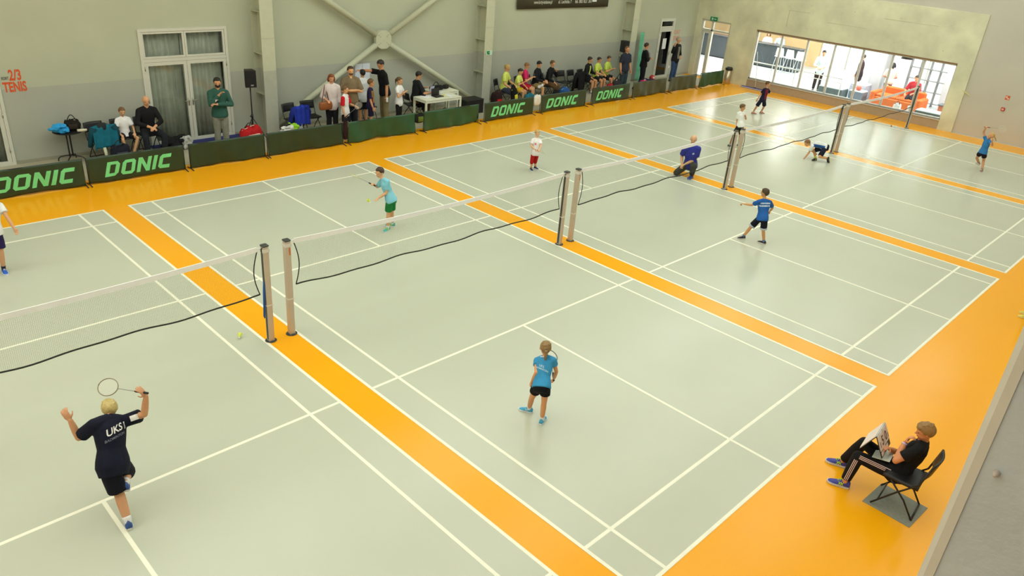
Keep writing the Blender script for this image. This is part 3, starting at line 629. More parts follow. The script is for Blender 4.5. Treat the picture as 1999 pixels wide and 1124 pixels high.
def person(label, J, H, top, bottom, hair='short', haircol=(70, 48, 30), shoes=((60, 60, 64), (230, 230, 226), None), sock=(236, 236, 232), sleeve=0.62, leg=0.8, vs=0.012, skincol=SK, fat=1.0, loose=0.016, curl=(0.5, 0.5), hem=-0.16, sleevecol=None, cat='person', palm=None, name='person', group=None, prints=None, collar=None, hh=None, hairlen=0.0, cuff=None, handcurl=None):
    base = V((J['P'].x, J['P'].y, 0.0)); R = thing(name, label, cat, base, group)
    child = H < 1.5; hh = hh or (0.158*H if H < 1.32 else 0.148*H if child else 0.132*H)
    hr, hf, hu = J['head']; Hc = J['H']; S = skin(skincol); sc_ = H
    # ---- body: one continuous skin surface
    m = MB(); m.loft(torso_rings(J, H, 0, 0, -0.24, 1.02, fat), 16)
    k = (0.92 if child else 1.0)*(1 + (fat - 1)*0.6)
    for s, A in ((1, 'R'), (-1, 'L')):
        limb(m, J['s' + A], J['e' + A], J['w' + A], .031*H*k, .0235*H*k, .0165*H*k, .0245*H*k)
        limb(m, J['h' + A], J['k' + A], J['a' + A], .053*H*k, .034*H*k, .0225*H*k, .0345*H*k)
        fd = (J['w' + A] - J['e' + A]).normalized(); hd = J.get('hd' + A, fd); pn = J.get('pn' + A)
        if pn is None: pn = V((0, 0, -1)) if abs(fd.z) < 0.7 else (-hr*s*0.9 + hf*0.3)
        hand(m, J['w' + A], hd, -V(pn)*-1.0, s, H, curl[0 if A == 'R' else 1], 0.12, vs)
        ft = J['t' + A] - J['a' + A]; up = J.get('fu' + A, V((0, 0, 1))); fdir = (ft - up*ft.dot(up)).normalized()
        m.ball(J['a' + A] - up*(0.027*H) + fdir*(0.030*H), (0.056*H, 0.018*H, 0.015*H), 10, 6, (fdir, fdir.cross(up), up))
    m.tube([J['N'] - (J['N'] - J['P']).normalized()*(0.03*H), lerp(J['N'], Hc - hu*(0.25*hh), 0.55), Hc - hu*(0.18*hh) - hf*(0.04*hh)], [.040*H*k, .031*H*k, .032*H*k], 12)
    tz = (J['N'] - J['P']).normalized()
    for A in 'RL': m.tube([J['N'] - tz*(.006*H), lerp(J['N'], J['s' + A], .5) - tz*(.006*H), J['s' + A]], [.030*H*k, .029*H*k, .029*H*k], 10)
    fr = (hr, hf, hu)
    m.ball(Hc + hu*(.09*hh) - hf*(.045*hh), (.365*hh, .445*hh, .41*hh), 18, 12, fr)
    m.ball(Hc - hu*(.20*hh) + hf*(.075*hh), (.275*hh, .315*hh, .30*hh), 16, 10, fr)
    m.ball(Hc - hu*(.40*hh) + hf*(.27*hh), (.10*hh, .085*hh, .08*hh), 10, 6, fr)          # chin
    m.tube([Hc + hf*(.36*hh) + hu*(.03*hh), Hc + hf*(.465*hh) - hu*(.12*hh), Hc + hf*(.36*hh) - hu*(.16*hh)], [.04*hh, .062*hh, .04*hh], 8)
    for s in (-1, 1):
        m.ball(Hc + hr*(s*.365*hh) - hu*(.03*hh) - hf*(.03*hh), (.045*hh, .075*hh, .125*hh), 10, 6, fr)
        m.ball(Hc + hr*(s*.15*hh) + hf*(.335*hh) + hu*(.07*hh), (.09*hh, .03*hh, .03*hh), 10, 6, fr)   # brow
    body = part('body', m, S, R, vox=vs, it=2)
    for s in (-1, 1):
        e = part('eye', MB().ball(Hc + hr*(s*.15*hh) + hf*(.352*hh) - hu*(.0*hh), (.048*hh, .022*hh, .024*hh), 10, 6, fr), mat((46, 34, 28), 0.3, 0.05), R, True)
    part('mouth', MB().tube([Hc + hr*(-.11*hh) + hf*(.335*hh) - hu*(.265*hh), Hc + hf*(.385*hh) - hu*(.275*hh), Hc + hr*(.11*hh) + hf*(.335*hh) - hu*(.265*hh)], [.014*hh, .026*hh, .014*hh], 8), mat((176, 96, 84), 0.5, 0.05), R, True)
    # ---- hair
    if hair != 'bald':
        h = MB(); c = Hc + hu*(.095*hh) - hf*(.05*hh); tk = {'short': 1.075, 'bowl': 1.11, 'long': 1.10, 'pony': 1.05, 'crop': 1.035}[hair]
        ax = (.372*hh*tk, .452*hh*tk, .415*hh*tk); tmp = MB().ball(c, ax, 32, 22, fr)
        front = {'short': .29, 'bowl': .20, 'long': .24, 'pony': .33, 'crop': .36}[hair]; ear = {'short': -.02, 'bowl': -.08, 'long': -.1, 'pony': .04, 'crop': .06}[hair]; nape = {'short': -.30, 'bowl': -.34, 'long': -.36, 'pony': -.26, 'crop': -.20}[hair]
        for i, p in enumerate(tmp.v):                                                  # hairline: forehead, over the ears, nape
            q = p - Hc; th_ = abs(math.atan2(q.dot(hr), q.dot(hf) + .05*hh)); ux = q.dot(hu)
            if th_ < .75: lim = front
            elif th_ < 1.25: lim = front + (ear - front)*(th_ - .75)/.5
            elif th_ < 1.75: lim = ear
            else: lim = ear + (nape - ear)*min(1, (th_ - 1.75)/.7)
            if ux < lim*hh: q = p - c; tmp.v[i] = c + q*0.80
        h.add(tmp.v, tmp.f)
        rn = random.Random(int(Hc.x*1000) % 999)
        for _ in range(14):                                                            # uneven tufts over the crown
            a, b = rn.uniform(0, 6.28), rn.uniform(0.15, 1.2)
            dv = hr*(math.sin(b)*math.cos(a)) + hf*(math.sin(b)*math.sin(a)) + hu*math.cos(b); 
            pt = c + hr*(dv.dot(hr)*ax[0]) + hf*(dv.dot(hf)*ax[1]) + hu*(dv.dot(hu)*ax[2])
            if (pt - Hc).dot(hu) > .36*hh: h.ball(pt - (pt - c)*.05, (.10*hh, .12*hh, .035*hh), 8, 6, fr)
        if hair == 'bowl': h.ball(Hc + hf*(.27*hh) + hu*(.32*hh), (.30*hh, .12*hh, .12*hh), 12, 8, fr)
        if hair == 'long':
            ln = hairlen or 0.55
            for s in (-1, 1): h.tube([Hc + hr*(s*.33*hh) + hu*(.15*hh) - hf*(.02*hh), Hc + hr*(s*.40*hh) - hu*(.15*hh) - hf*(.08*hh), Hc + hr*(s*.36*hh) - hu*(ln*hh) - hf*(.10*hh)], [.13*hh, .14*hh, .09*hh], 10)
            h.tube([Hc - hf*(.30*hh) + hu*(.1*hh), Hc - hf*(.38*hh) - hu*(.2*hh), Hc - hf*(.30*hh) - hu*((ln + .05)*hh)], [.30*hh, .30*hh, .2*hh], 12)
        if hair == 'pony':
            ln = hairlen or 0.9; pd = J.get('pony', V((0, 0, -1)))
            b = Hc - hf*(.47*hh) + hu*(.12*hh); h.ball(b, .11*hh, 10, 8)
            h.tube([b, b - hf*(.12*hh) + pd*(.10*hh), b - hf*(.12*hh) + pd*(ln*.5*hh), b - hf*(.06*hh) + pd*(ln*hh)], [.07*hh, .10*hh, .095*hh, .03*hh], 10)
        part('hair', h, hairm(haircol), R, vox=vs*.85, it=1)
        if hair == 'pony': part('hair_band', MB().ball(b - hf*(.04*hh), (.085*hh, .085*hh, .05*hh), 10, 6, fr), cloth((40, 60, 110)), R, True)
    # ---- shirt
    e = loose; m = MB(); m.loft(torso_rings(J, H, e*0.8, e*1.45, hem, 0.975, fat, 0.03), 18)
    Mtop = cloth(top); sm_ = MB() if sleevecol else m
    for A in 'RL':
        a, b, c = J['s' + A], J['e' + A], J['w' + A]; ra = .031*H*k + e
        m.tube([J['N'] - tz*(.002*H), lerp(J['N'], a, .5) - tz*(.0*H), a], [.035*H*k + e*.55, .034*H*k + e*.8, ra*1.0], 10)
        if sleeve <= 1.0:
            q = lerp(a, b, sleeve); sm_.tube([a, lerp(a, q, 0.5), q], [ra*1.0, ra*1.02, ra*1.07], 12); sm_.ball(a, ra*1.0, 12, 8)
        else:
            q = lerp(b, c, min(1.0, sleeve - 1)); rb = .0235*H*k + e*0.85
            sm_.tube([a, lerp(a, b, 0.5), b], [ra*1.0, (ra + rb)/2, rb], 12); sm_.ball(a, ra*1.0, 12, 8); sm_.ball(b, rb, 12, 8)
            sm_.tube([b, lerp(b, q, .5), q], [rb, rb*0.97, .0185*H*k + e*0.75], 12)
    cv = vs*1.3
    shirt = part('shirt', m, Mtop, R, vox=cv, it=2)
    if sleevecol:
        for A in 'RL':
            a, q = J['s' + A], lerp(J['s' + A], J['e' + A], sleeve); ra = .031*H*k + e + .003; part('sleeve', MB().tube([a, lerp(a, q, .5), q], [ra, ra*1.02, ra*1.08], 12).ball(a, ra, 12, 8), cloth(sleevecol), R, vox=cv, it=2)
    if collar:
        nd = (J['N'] - J['P']).normalized(); cc = lerp(J['P'], J['N'], 0.985); su = (J['sR'] - J['sL']).normalized(); sv = nd.cross(su)
        part('collar', MB().tube([cc + su*(.052*H*math.cos(6.2832*q/20)) + sv*(.050*H*math.sin(6.2832*q/20)) + nd*(.004*H*math.cos(12.57*q/20)) for q in range(21)], .0065*H, 8), cloth(collar), R, True)
    # ---- shorts or trousers
    m = MB(); m.loft(torso_rings(J, H, e*0.6 + .003, e*0.8 + .006, -0.27, 0.14, fat), 16); cu = MB()
    for A in 'RL':
        a, b, c = J['h' + A], J['k' + A], J['a' + A]; ra = .053*H*k + e*0.8; rb = .034*H*k + e*(1.0 if leg > 1 else 1.6)
        if leg <= 1.0:
            q = lerp(a, b, leg); rq = (ra*(1 - leg) + rb*leg)*1.06 + 0.006; a2 = lerp(a, b, .05); m.tube([a2, lerp(a2, q, .5), q], [ra*.92, (ra + rq)/2*1.0, rq], 14); m.ball(a2, ra*.92, 12, 8)
            if cuff: cu.tube([lerp(a, b, leg - 0.12), q + (b - a).normalized()*0.004], [rq*1.04, rq*1.05], 14)
        else:
            q = lerp(b, c, leg - 1); a2 = lerp(a, b, .05); m.tube([a2, lerp(a, b, .5), b], [ra*.92, (ra + rb)/2*1.02, rb], 14); m.ball(a2, ra*.92, 12, 8); m.ball(b, rb, 12, 8)
            m.tube([b, lerp(b, q, .4), q], [rb, rb*1.02, .0235*H*k + e*1.25], 14)
    part('trousers' if leg > 1.4 else 'shorts', m, cloth(bottom), R, vox=cv, it=2)
    if cuff: part('hem_band', cu, cloth(cuff), R, True)
    # ---- socks and shoes
    for A in 'RL':
        a = J['a' + A]; b = J['k' + A]; up = J.get('fu' + A, V((0, 0, 1)))
        if leg < 1.8: part('sock', MB().tube([a - up*(.02*H), a, lerp(a, b, .10), lerp(a, b, .17)], [.024*H*k, .0245*H*k + .002, .0255*H*k + .003, .027*H*k + .004], 12), cloth(sock), R, True)
        shoe(R, a, J['t' + A], H, shoes[0], shoes[1], up, shoes[2])
    return R, shirt, body
def decal(name, mb, shirt, root, normal, m, label=None, off=0.004):
    """press flat print onto a garment along -normal"""
    o_ = V(root.location); bv = BVHTree.FromPolygons([v.co + o_ for v in shirt.data.vertices], [tuple(p.vertices) for p in shirt.data.polygons])
    n = V(normal).normalized(); keep = []
    for i, p in enumerate(mb.v):
        h = bv.ray_cast(p + n*0.6, -n)
        keep.append(h[0] is not None)
        if h[0] is not None: mb.v[i] = h[0] + n*off
    mb.f = [f for f in mb.f if all(keep[i] for i in f)]
    return part(name, mb, m, root, label=label)
def patch(c, right, up, w, h, nu=10, nv=4): 
    c = V(c); right = V(right); up = V(up)
    return grid_fn(lambda u, v: c + right*(w*(u - .5)) + up*(h*(v - .5)), nu, nv)

# ---- pose from joints seen in the photograph: pixel + depth behind a vertical plane through the feet,
#      then relaxed towards human bone lengths
BONE = (('sR', 'eR', .170), ('eR', 'wR', .148), ('sL', 'eL', .170), ('eL', 'wL', .148), ('hR', 'kR', .238), ('kR', 'aR', .228), ('hL', 'kL', .238), ('kL', 'aL', .228), ('P', 'N', .305), ('sR', 'sL', .215), ('hR', 'hL', .110), ('N', 'H', .112), ('sR', 'N', .114), ('sL', 'N', .114), ('hR', 'P', .056), ('hL', 'P', .056), ('sR', 'P', .295), ('sL', 'P', .295), ('hR', 'N', .312), ('hL', 'N', .312))
def px_pose(base, H, pts, head, toes, relax=True, free=()):
    b = gz(*base); vd = V((b.x - CAM.x, b.y - CAM.y, 0)).normalized(); J = {}; gnd = set()
    for k, v in pts.items():
        z = v[2] if len(v) > 2 else 0.0
        if z == 'g': J[k] = gz(v[0], v[1], .047*H + 0.004); gnd.add(k); continue
        d = ray(v[0], v[1]); q = b + vd*z; J[k] = CAM + d*((q - CAM).dot(vd)/d.dot(vd))
    J['P'] = J.get('P', (J['hR'] + J['hL'])/2 + V((0, 0, 0.005*H)))
    if relax:
        ks = list(J); ix = {k: i for i, k in enumerate(ks)}; X0 = np.array([list(J[k]) for k in ks]); X = X0.copy(); n = len(ks)
        D = X0 - np.array(list(CAM)); D /= np.linalg.norm(D, axis=1)[:, None]
        prior = np.zeros((n, 3, 3))
        for i, k in enumerate(ks):
            dd = np.outer(D[i], D[i]); lat = np.eye(3) - dd
            prior[i] = lat/0.018 + dd/(0.03 if k in gnd else 0.22)
        for _ in range(30):
            rows = []; res = []
            for a, c, L in BONE:
                if a not in ix or c not in ix: continue
                i, j = ix[a], ix[c]; dv = X[i] - X[j]; l = np.linalg.norm(dv) + 1e-9; s = 0.010*H; row = np.zeros(3*n)
                row[3*i:3*i + 3] = dv/l/s; row[3*j:3*j + 3] = -dv/l/s; rows.append(row); res.append((l - L*H)/s)
            for i in range(n):
                r = prior[i] @ (X[i] - X0[i])
                for q in range(3): row = np.zeros(3*n); row[3*i:3*i + 3] = prior[i][q]; rows.append(row); res.append(r[q])
            A = np.array(rows); r = np.array(res); X = X - 0.7*np.linalg.solve(A.T @ A + 1e-6*np.eye(3*n), A.T @ r).reshape(n, 3)
        for i, k in enumerate(ks): J[k] = V(X[i])
        for k in gnd: J[k].z = max(J[k].z, .047*H + .004); J[k].z = .047*H + .004
    for k, v in toes.items(): J[k] = gz(v[0], v[1], 0.004) if len(v) == 2 else J['a' + k[1]] + V(v)
    J['head'] = head_frame(*head)
    return J
# ---- pose in the person's own frame (forward f, right r, up z), lengths in units of height
ARMS = {'down': ((.03, .0, -.172), (.045, .05, -.318)), 'crossed': ((.055, .045, -.16), (-.16, .135, -.13)), 'phone': ((.035, .05, -.165), (-.07, .165, -.09)), 'lap': ((.045, .055, -.16), (-.05, .19, -.20)),
        'chin': ((.02, .10, -.14), (-.095, .13, -.005)), 'hip': ((.12, -.04, -.13), (.03, .05, -.225)), 'reach': ((.12, .12, .015), (.19, .25, .05)), 'type': ((.05, .07, -.15), (-.02, .21, -.15)),
        'bag': ((.06, -.01, -.165), (.0, .13, -.19)), 'thigh': ((.055, .04, -.165), (.02, .17, -.24)), 'clasp': ((.06, .06, -.16), (-.085, .20, -.20)), 'hold': ((.03, .06, -.165), (-.03, .20, -.18)), 'self': ((.04, .06, -.16), (-.15, .13, -.075)), 'wave': ((.11, .02, -.12), (.13, .07, .03))}
def loc_pose(loc, face, H, kind='stand', arms=('down', 'down'), lean=0.0, hy=0.0, hp=-6.0, seat=0.45, knees=(0.0, 0.0), slide=0.0, twist=0.0, wide=0.06, hrange=None, side=0.0, ankle=None):
    a = math.radians(face); f = V((math.cos(a), math.sin(a), 0)); r = V((f.y, -f.x, 0)); z = V((0, 0, 1)); o = V((loc[0], loc[1], loc[2] if len(loc) > 2 else 0.0)); J = {}
    child = H < 1.5; hh = 0.158*H if H < 1.32 else 0.148*H if child else 0.132*H
    top = H - hh; hip = 0.515*H if child else 0.53*H
    def W(p): return o + r*p[0] + f*p[1] + z*p[2]
    zp = hip if kind == 'stand' else seat + .075*H
    NL = (top + 0.03*H - hip) - 0.035*H
    y0 = 0.0 if kind == 'stand' else slide
    J['P'] = W((0, y0, zp)); nl = math.radians(lean)
    J['N'] = W((side*H, y0 + math.sin(nl)*NL, zp + math.cos(nl)*NL))
    tw = math.radians(twist); sr = r*math.cos(tw) + f*math.sin(tw); sf = f*math.cos(tw) - r*math.sin(tw)
    su = (J['N'] - J['P']).normalized()
    for s, A, am, kn in ((1, 'R', arms[0], knees[0]), (-1, 'L', arms[1], knees[1])):
        S = J['N'] + sr*(s*.108*H) - su*(.042*H); J['s' + A] = S
        e, w = ARMS[am] if isinstance(am, str) else am
        J['e' + A] = S + sr*(s*e[0]*H) + sf*(e[1]*H) + z*(e[2]*H); J['w' + A] = S + sr*(s*w[0]*H) + sf*(w[1]*H) + z*(w[2]*H)
        J['h' + A] = J['P'] + r*(s*.055*H) - z*(.005*H if kind == 'stand' else .01*H)
        if kind == 'stand':
            J['k' + A] = W((s*(wide*0.9)*H, (.012 + kn)*H, .285*H)); J['a' + A] = W((s*wide*H, (kn*0.6)*H - .01*H, .047*H + .004)); J['t' + A] = J['a' + A] + f*(.1*H) + r*(s*.025*H)
        else:
            kw = wide + kn; kz = max(.047*H + .235*H, seat + .02*H)
            J['k' + A] = W((s*kw*H, y0 + .235*H, kz)); fx = ankle[0 if A == 'R' else 1] if ankle else (.0, .0)
            J['a' + A] = W((s*(kw*0.9 + fx[0])*H, y0 + (.225 + fx[1])*H, .047*H + .004)); J['t' + A] = J['a' + A] + f*(.1*H) + r*(s*.02*H)
    J['H'] = J['N'] + (su*0.6 + z*0.4).normalized()*(hh*0.52 + .035*H) + f*(.012*H)
    J['head'] = head_frame(face + hy, hp)
    if kind != 'stand': J['sit'] = True; J['sitd'] = (z*0.75 + -f*0.65).normalized()
    return J
def bones(J, H, nm):
    L = lambda a, b: (J[a] - J[b]).length/H
    print('BONES', nm, ' '.join('%s%.2f' % (k, L(a, b)) for k, a, b in (('ua', 'sR', 'eR'), ('fa', 'eR', 'wR'), ('uaL', 'sL', 'eL'), ('faL', 'eL', 'wL'), ('th', 'hR', 'kR'), ('sh', 'kR', 'aR'), ('thL', 'hL', 'kL'), ('shL', 'kL', 'aL'), ('tor', 'P', 'N'), ('sw', 'sR', 'sL'), ('hw', 'hR', 'hL'), ('nh', 'N', 'H'))))
def racket(grip, d, nrm, label, col=(60, 62, 70), handle=(40, 40, 42), scale=1.0, group='badminton rackets'):
    g = V(grip); d = V(d).normalized(); nrm = V(nrm); nrm = (nrm - d*nrm.dot(d)).normalized(); x = d.cross(nrm); s = scale
    t = thing('badminton_racket', label, 'racket', g, group)
    part('handle', MB().tube([g - d*(.07*s), g - d*(.065*s), g + d*(.09*s), g + d*(.11*s)], [.013*s, .0145*s, .0135*s, .008*s], 10), mat(handle, 0.8, 0.1), t, True)
    part('shaft', MB().tube([g + d*(.10*s), g + d*(.34*s)], .0042*s, 8), mat((150, 150, 150), 0.4, 0.05), t, True)
    c = g + d*(.465*s); pts = [c + d*(.13*s*math.cos(6.2832*k/28)) + x*(.105*s*math.sin(6.2832*k/28)) for k in range(29)]
    part('frame', MB().tube(pts, .0065*s, 8), mat(col, 0.35, 0.05), t, True)
    st = MB(); w = 0.0007
    for k in range(-9, 10):
        q = k/10; hl = .105*s*math.sqrt(1 - q*q); p = c + d*(.13*s*q)
        st.add([p - x*hl - d*w, p + x*hl - d*w, p + x*hl + d*w, p - x*hl + d*w], [(0, 1, 2, 3)])
        hl = .13*s*math.sqrt(1 - q*q); p = c + x*(.105*s*q)
        st.add([p - d*hl - x*w, p + d*hl - x*w, p + d*hl + x*w, p - d*hl + x*w], [(0, 1, 2, 3)])
    o = part('strings', st, mat((236, 236, 220), 0.5, 0.03), t); o['kind'] = 'stuff'
    return t

# ------------------------------------------------------------------ chairs
def chair_parts(t, loc, face, seatm=BLACK, framem=BLACK):
    o = V(loc); a = math.radians(face); f = V((math.cos(a), math.sin(a), 0)); r = V((f.y, -f.x, 0)); z = V((0, 0, 1))
    def W(x, y, h): return o + r*x + f*y + z*h
    fr = (r, f, z)
    seat = slab_fn(lambda u, v: W((u - .5)*(.43 - .03*v), -.20 + .40*v, .428 + .012*math.sin(math.pi*u) * -1 + .012*abs(v - .5)), 8, 8, (0, 0, 0.032))
    part('seat', seat, seatm, t, True)
    back = slab_fn(lambda u, v: W((u - .5)*.42, -.225 - .05*v - .04*math.sin(math.pi*u), .62 + .22*v), 10, 4, tuple(f*0.022))
    part('backrest', back, seatm, t, True)
    for s in (-1, 1):
        part('front_leg', MB().tube([W(s*.215, -.262, .84), W(s*.215, -.19, .52), W(s*.215, .0, .30), W(s*.215, .22, .012)], .0115, 8), framem, t, True)
        part('rear_leg', MB().tube([W(s*.19, .10, .42), W(s*.19, -.10, .22), W(s*.19, -.24, .012)], .0115, 8), framem, t, True)
    part('crossbar', MB().tube([W(-.19, -.24, .012), W(.19, -.24, .012)], .0105, 8).tube([W(-.215, .16, .09), W(.215, .16, .09)], .009, 8), framem, t, True)
PROTO = None
def chair(loc, face, label, col=None):
    """the first chair is built, the others are copies of it and of its parts"""
    global PROTO
    if PROTO is None or col:
        t = thing('folding_chair', label, 'chair', loc, 'folding chairs')
        chair_parts(t, loc, 90, *( (BLACK, BLACK) if not col else (plastic(col), BLACK)))
        if not col: PROTO = t
    else:
        t = PROTO.copy(); COL.objects.link(t); t.location = V(loc); t['label'] = label
        for c in PROTO.children:
            q = c.copy(); COL.objects.link(q); q.parent = t
    t.rotation_euler = (0, 0, math.radians(face - 90))
    return t
def bag(loc, size, rz, col, label, acc=None, cat='bag', soft=0.55, strap=True, tilt=0.0, name='sports_bag'):
    o = V(loc); a = math.radians(rz); x = V((math.cos(a), math.sin(a), 0)); y = V((-x.y, x.x, 0)); z = V((0, 0, 1))
    if tilt: q = math.radians(tilt); x, z = x*math.cos(q) + z*math.sin(q), z*math.cos(q) - x*math.sin(q)
    l, w, h = size; t = thing(name, label, cat, o)
    rn = random.Random(int(abs(o.x*100)) + int(l*77)); rings = []
    for k in range(13):
        u = k/12; e = (1 - abs(2*u - 1)**4.5)**0.42 if 0 < u < 1 else 0.12
        sg = 1 - 0.10*math.sin(u*7 + rn.uniform(0, 6)); c = o + x*(l*(u - .5)) + z*(h*.5*sg)
        rings.append((c, y*(w*.5*max(e, .1)*rn.uniform(.93, 1.05)), z*(h*.5*max(e, .12)*sg)))
    part('body', MB().loft(rings, 18, soft), cloth(col), t, True)
    if acc:
        part('pocket', MB().loft([(o + y*(-w*.47) + x*(l*q) + z*(h*.42), y*(-.035), z*(h*.26)) for q in (-.26, -.24, 0, .24, .26)], 12, .5), cloth(acc), t, True)
        part('trim', MB().tube([o + x*(l*(q - .5)*0.94) + z*(h*(1.0 - .10*math.sin(q*7)) * (1 - abs(2*q - 1)**5)**.42 * .5 + h*.5 + .004) for q in [i/14 for i in range(1, 14)]], .012, 6), cloth(acc), t, True)
    if strap: part('handle', MB().tube([o + x*(l*(q - .5)*.5) + y*(w*.1) + z*(h*.97 + .12*math.sin(math.pi*q)) for q in [i/8 for i in range(9)]], .011, 6), BLACK, t, True)
    return t
def drape(name, loc, face, col, label, z0=.30, w=.52, hood=None, acc=None):
    """a jacket thrown over a chair back: front and back fall over the top edge, sleeves hang"""
    o = V(loc); a = math.radians(face); f = V((math.cos(a), math.sin(a), 0)); r = V((f.y, -f.x, 0)); z = V((0, 0, 1)); t = thing(name, label, 'jacket', o)
    def fn(u, v):
        s = (u - .5); pr = [(-.16, z0 + .1), (-.19, .60), (-.225, .82), (-.265, .885), (-.305, .82), (-.34, .58), (-.36, z0)]
        q = v*6; i = min(5, int(q)); k = q - i; y = pr[i][0] + (pr[i + 1][0] - pr[i][0])*k; h = pr[i][1] + (pr[i + 1][1] - pr[i][1])*k
        y += .016*math.sin(u*21 + v*5) + .012*math.sin(u*9); h += .012*math.sin(u*13) - .10*abs(s)**1.6
        wd = w*(1 + .16*(1 - abs(v - .5)*2)*0 + .15*abs(v - .5))
        return o + r*(s*wd) + f*y + z*h
    part('body', slab_fn(fn, 26, 30, tuple(f*0.018)), cloth(col), t, True)
    for s in (-1, 1):
        part('sleeve', MB().tube([o + r*(s*.23) + f*(-.26) + z*.83, o + r*(s*.31) + f*(-.25) + z*.66, o + r*(s*.33) + f*(-.22) + z*.48, o + r*(s*.34) + f*(-.20) + z*(z0 + .02)], [.075, .07, .058, .05], 12), cloth(acc or col), t, True)
    if hood: part('hood', MB().ball(o + f*(-.22) + z*.80, (.17, .10, .12), 14, 9, (r, f, z)), cloth(hood), t, True)
    return t
def sheet(name, c, right, up, w, h, th, m, label, cat):
    r = V(right).normalized(); u = V(up).normalized(); n = r.cross(u)
    return tag(part(name, MB().box(c, (w, h, th), frame=(r, u, n)), m), label, cat)
Z = V((0, 0, 1))

# ------------------------------------------------------------------ the players
# boy in navy running away from the camera
J = px_pose((250, 1030), 1.50, dict(N=(212, 817, .52), H=(214, 797, .60), sR=(240, 823, .52), sL=(183, 828, .50), eR=(282, 808, .52), wR=(285, 773, .50), eL=(154, 854, .46), wL=(137, 820, .56), hR=(233, 903, .34), hL=(208, 906, .28), kL=(233, 965, .30), aL=(249, 1016, 'g'), kR=(247, 924, .66), aR=(245, 942, .50)), (72, -12, 0), dict(tL=(.03, .15, 0), tR=(.05, .15, 0)))
J['hdR'] = V((-.35, .05, .8)); J['pnR'] = V((-.6, .6, .2)); J['hdL'] = V((-.3, .3, .9)); J['pnL'] = V((.3, .8, 0))
fu = V((.05, .32, .95)).normalized()
0 and bones(J, 1.5, 'navy')
R, S_, B_ = person('person in a navy shirt with white UKS print running with raised arms', J, 1.50, (20, 23, 42), (14, 16, 30), 'bowl', (206, 184, 118), ((52, 86, 150), (228, 228, 224), None), (238, 238, 236), .78, .92, .0075, (214, 158, 116), 1.04, .022, (0.25, 0.45), hem=-.30)
nb = (V((J['sR'].x - J['sL'].x, J['sR'].y - J['sL'].y, 0))).normalized(); sp = (J['N'] - J['P']).normalized(); bn = nb.cross(sp); bc_ = lerp(J['P'], J['N'], .62)
decal('print', text_mb('UKS', .105, bc_ + sp*.02, nb, sp, .25, 'CENTER', .002), S_, R, bn, WHITE, 'white UKS print')
decal('print', text_mb('BADMINTON', .038, bc_ - sp*.035, nb, sp, .25, 'CENTER', .0005), S_, R, bn, mat((120, 124, 140), .7, .05))
decal('print', patch(bc_ + nb*.13 + sp*.045, nb, sp, .012, .075, 2, 3), S_, R, bn, WHITE)
sc1 = lerp(J['sR'], J['eR'], .55)
decal('sleeve_print', patch(sc1, (J['eR'] - J['sR']).normalized(), (CAM - sc1).normalized().cross((J['eR'] - J['sR']).normalized()), .11, .07, 8, 5), S_, R, (CAM - sc1), WHITE, 'white print on the sleeve')
hp_ = J['wR'] + V((-.35, .05, .8)).normalized()*.06
rd = (gz(222, 757, hp_.z - .02) - hp_); 
racket(hp_, rd, CU*0.35 - CF*0.9, 'thin grey racket swung by the player in navy', (150, 140, 112), scale=.9)

# girl in turquoise, back to the camera
J = px_pose((1050, 815), 1.24, dict(N=(1065, 697, .10), H=(1065, 679, .14), sR=(1080, 704, .10), sL=(1048, 704, .10), eR=(1086, 725, .03), wR=(1082, 738, .17), eL=(1047, 727, -.03), wL=(1038, 746, -.01), hR=(1065, 752, -.06), hL=(1050, 752, -.06), kL=(1038, 777, .06), aL=(1033, 797, 'g'), kR=(1062, 786, -.02), aR=(1058, 818, 'g')), (46, -8, 0), dict(tL=(1019, 800), tR=(1065, 813)))
0 and bones(J, 1.24, 'girl')
R, S_, B_ = person('person in a turquoise top and black shorts, back turned, holding a racket', J, 1.24, (62, 152, 202), (16, 16, 20), 'pony', (150, 120, 74), ((74, 172, 214), (236, 240, 240), (190, 226, 240)), (240, 240, 238), .40, .50, .007, (226, 160, 108), .98, .012, (0.4, 1.0), hem=-.10, collar=(232, 236, 238), hairlen=1.15)
nb = (V((J['sR'].x - J['sL'].x, J['sR'].y - J['sL'].y, 0))).normalized(); sp = (J['N'] - J['P']).normalized(); bn = nb.cross(sp); bc_ = lerp(J['P'], J['N'], .55)
decal('print', text_mb('UKS', .045, bc_ + sp*.012, nb, sp, .2, 'CENTER', .0008), S_, R, bn, mat((196, 226, 238), .7, .05))
decal('print', text_mb('BADMINTON', .032, bc_ - sp*.022, nb, sp, .2, 'CENTER', .0006), S_, R, bn, mat((196, 226, 238), .7, .05))
racket(J['wR'] + V((.03, .04, -.02)), V((.62, .70, .18)), V((.1, -.3, .9)), 'dark racket held in front of the girl in turquoise', (40, 44, 50), scale=.92)

# boy serving in pale blue and green
J = px_pose((757, 450), 1.38, dict(N=(748, 350, .04), H=(741, 336, .02), sL=(757, 355, -.06), sR=(744, 354, .14), eL=(755, 376, -.10), wL=(738, 387, -.16), eR=(737, 365, .24), wR=(730, 360, .10), hL=(760, 389, -.03), hR=(766, 388, .08), kL=(758, 417, -.06), aL=(757, 444, 'g'), kR=(765, 414, .10), aR=(766, 436, 'g')), (183, -16, 0), dict(tL=(745, 456), tR=(750, 441)))
0 and bones(J, 1.38, 'serve')
J['hdL'] = V((-.8, -.35, -.25)); J['pnL'] = V((.1, .2, .95))
person('person in a pale blue shirt and green shorts about to serve', J, 1.38, (136, 204, 222), (32, 124, 62), 'short', (66, 46, 30), ((70, 180, 168), (232, 238, 236), (220, 240, 90)), (236, 238, 236), .72, .80, .008, (226, 172, 126), .95, .014, (1.1, 0.2))
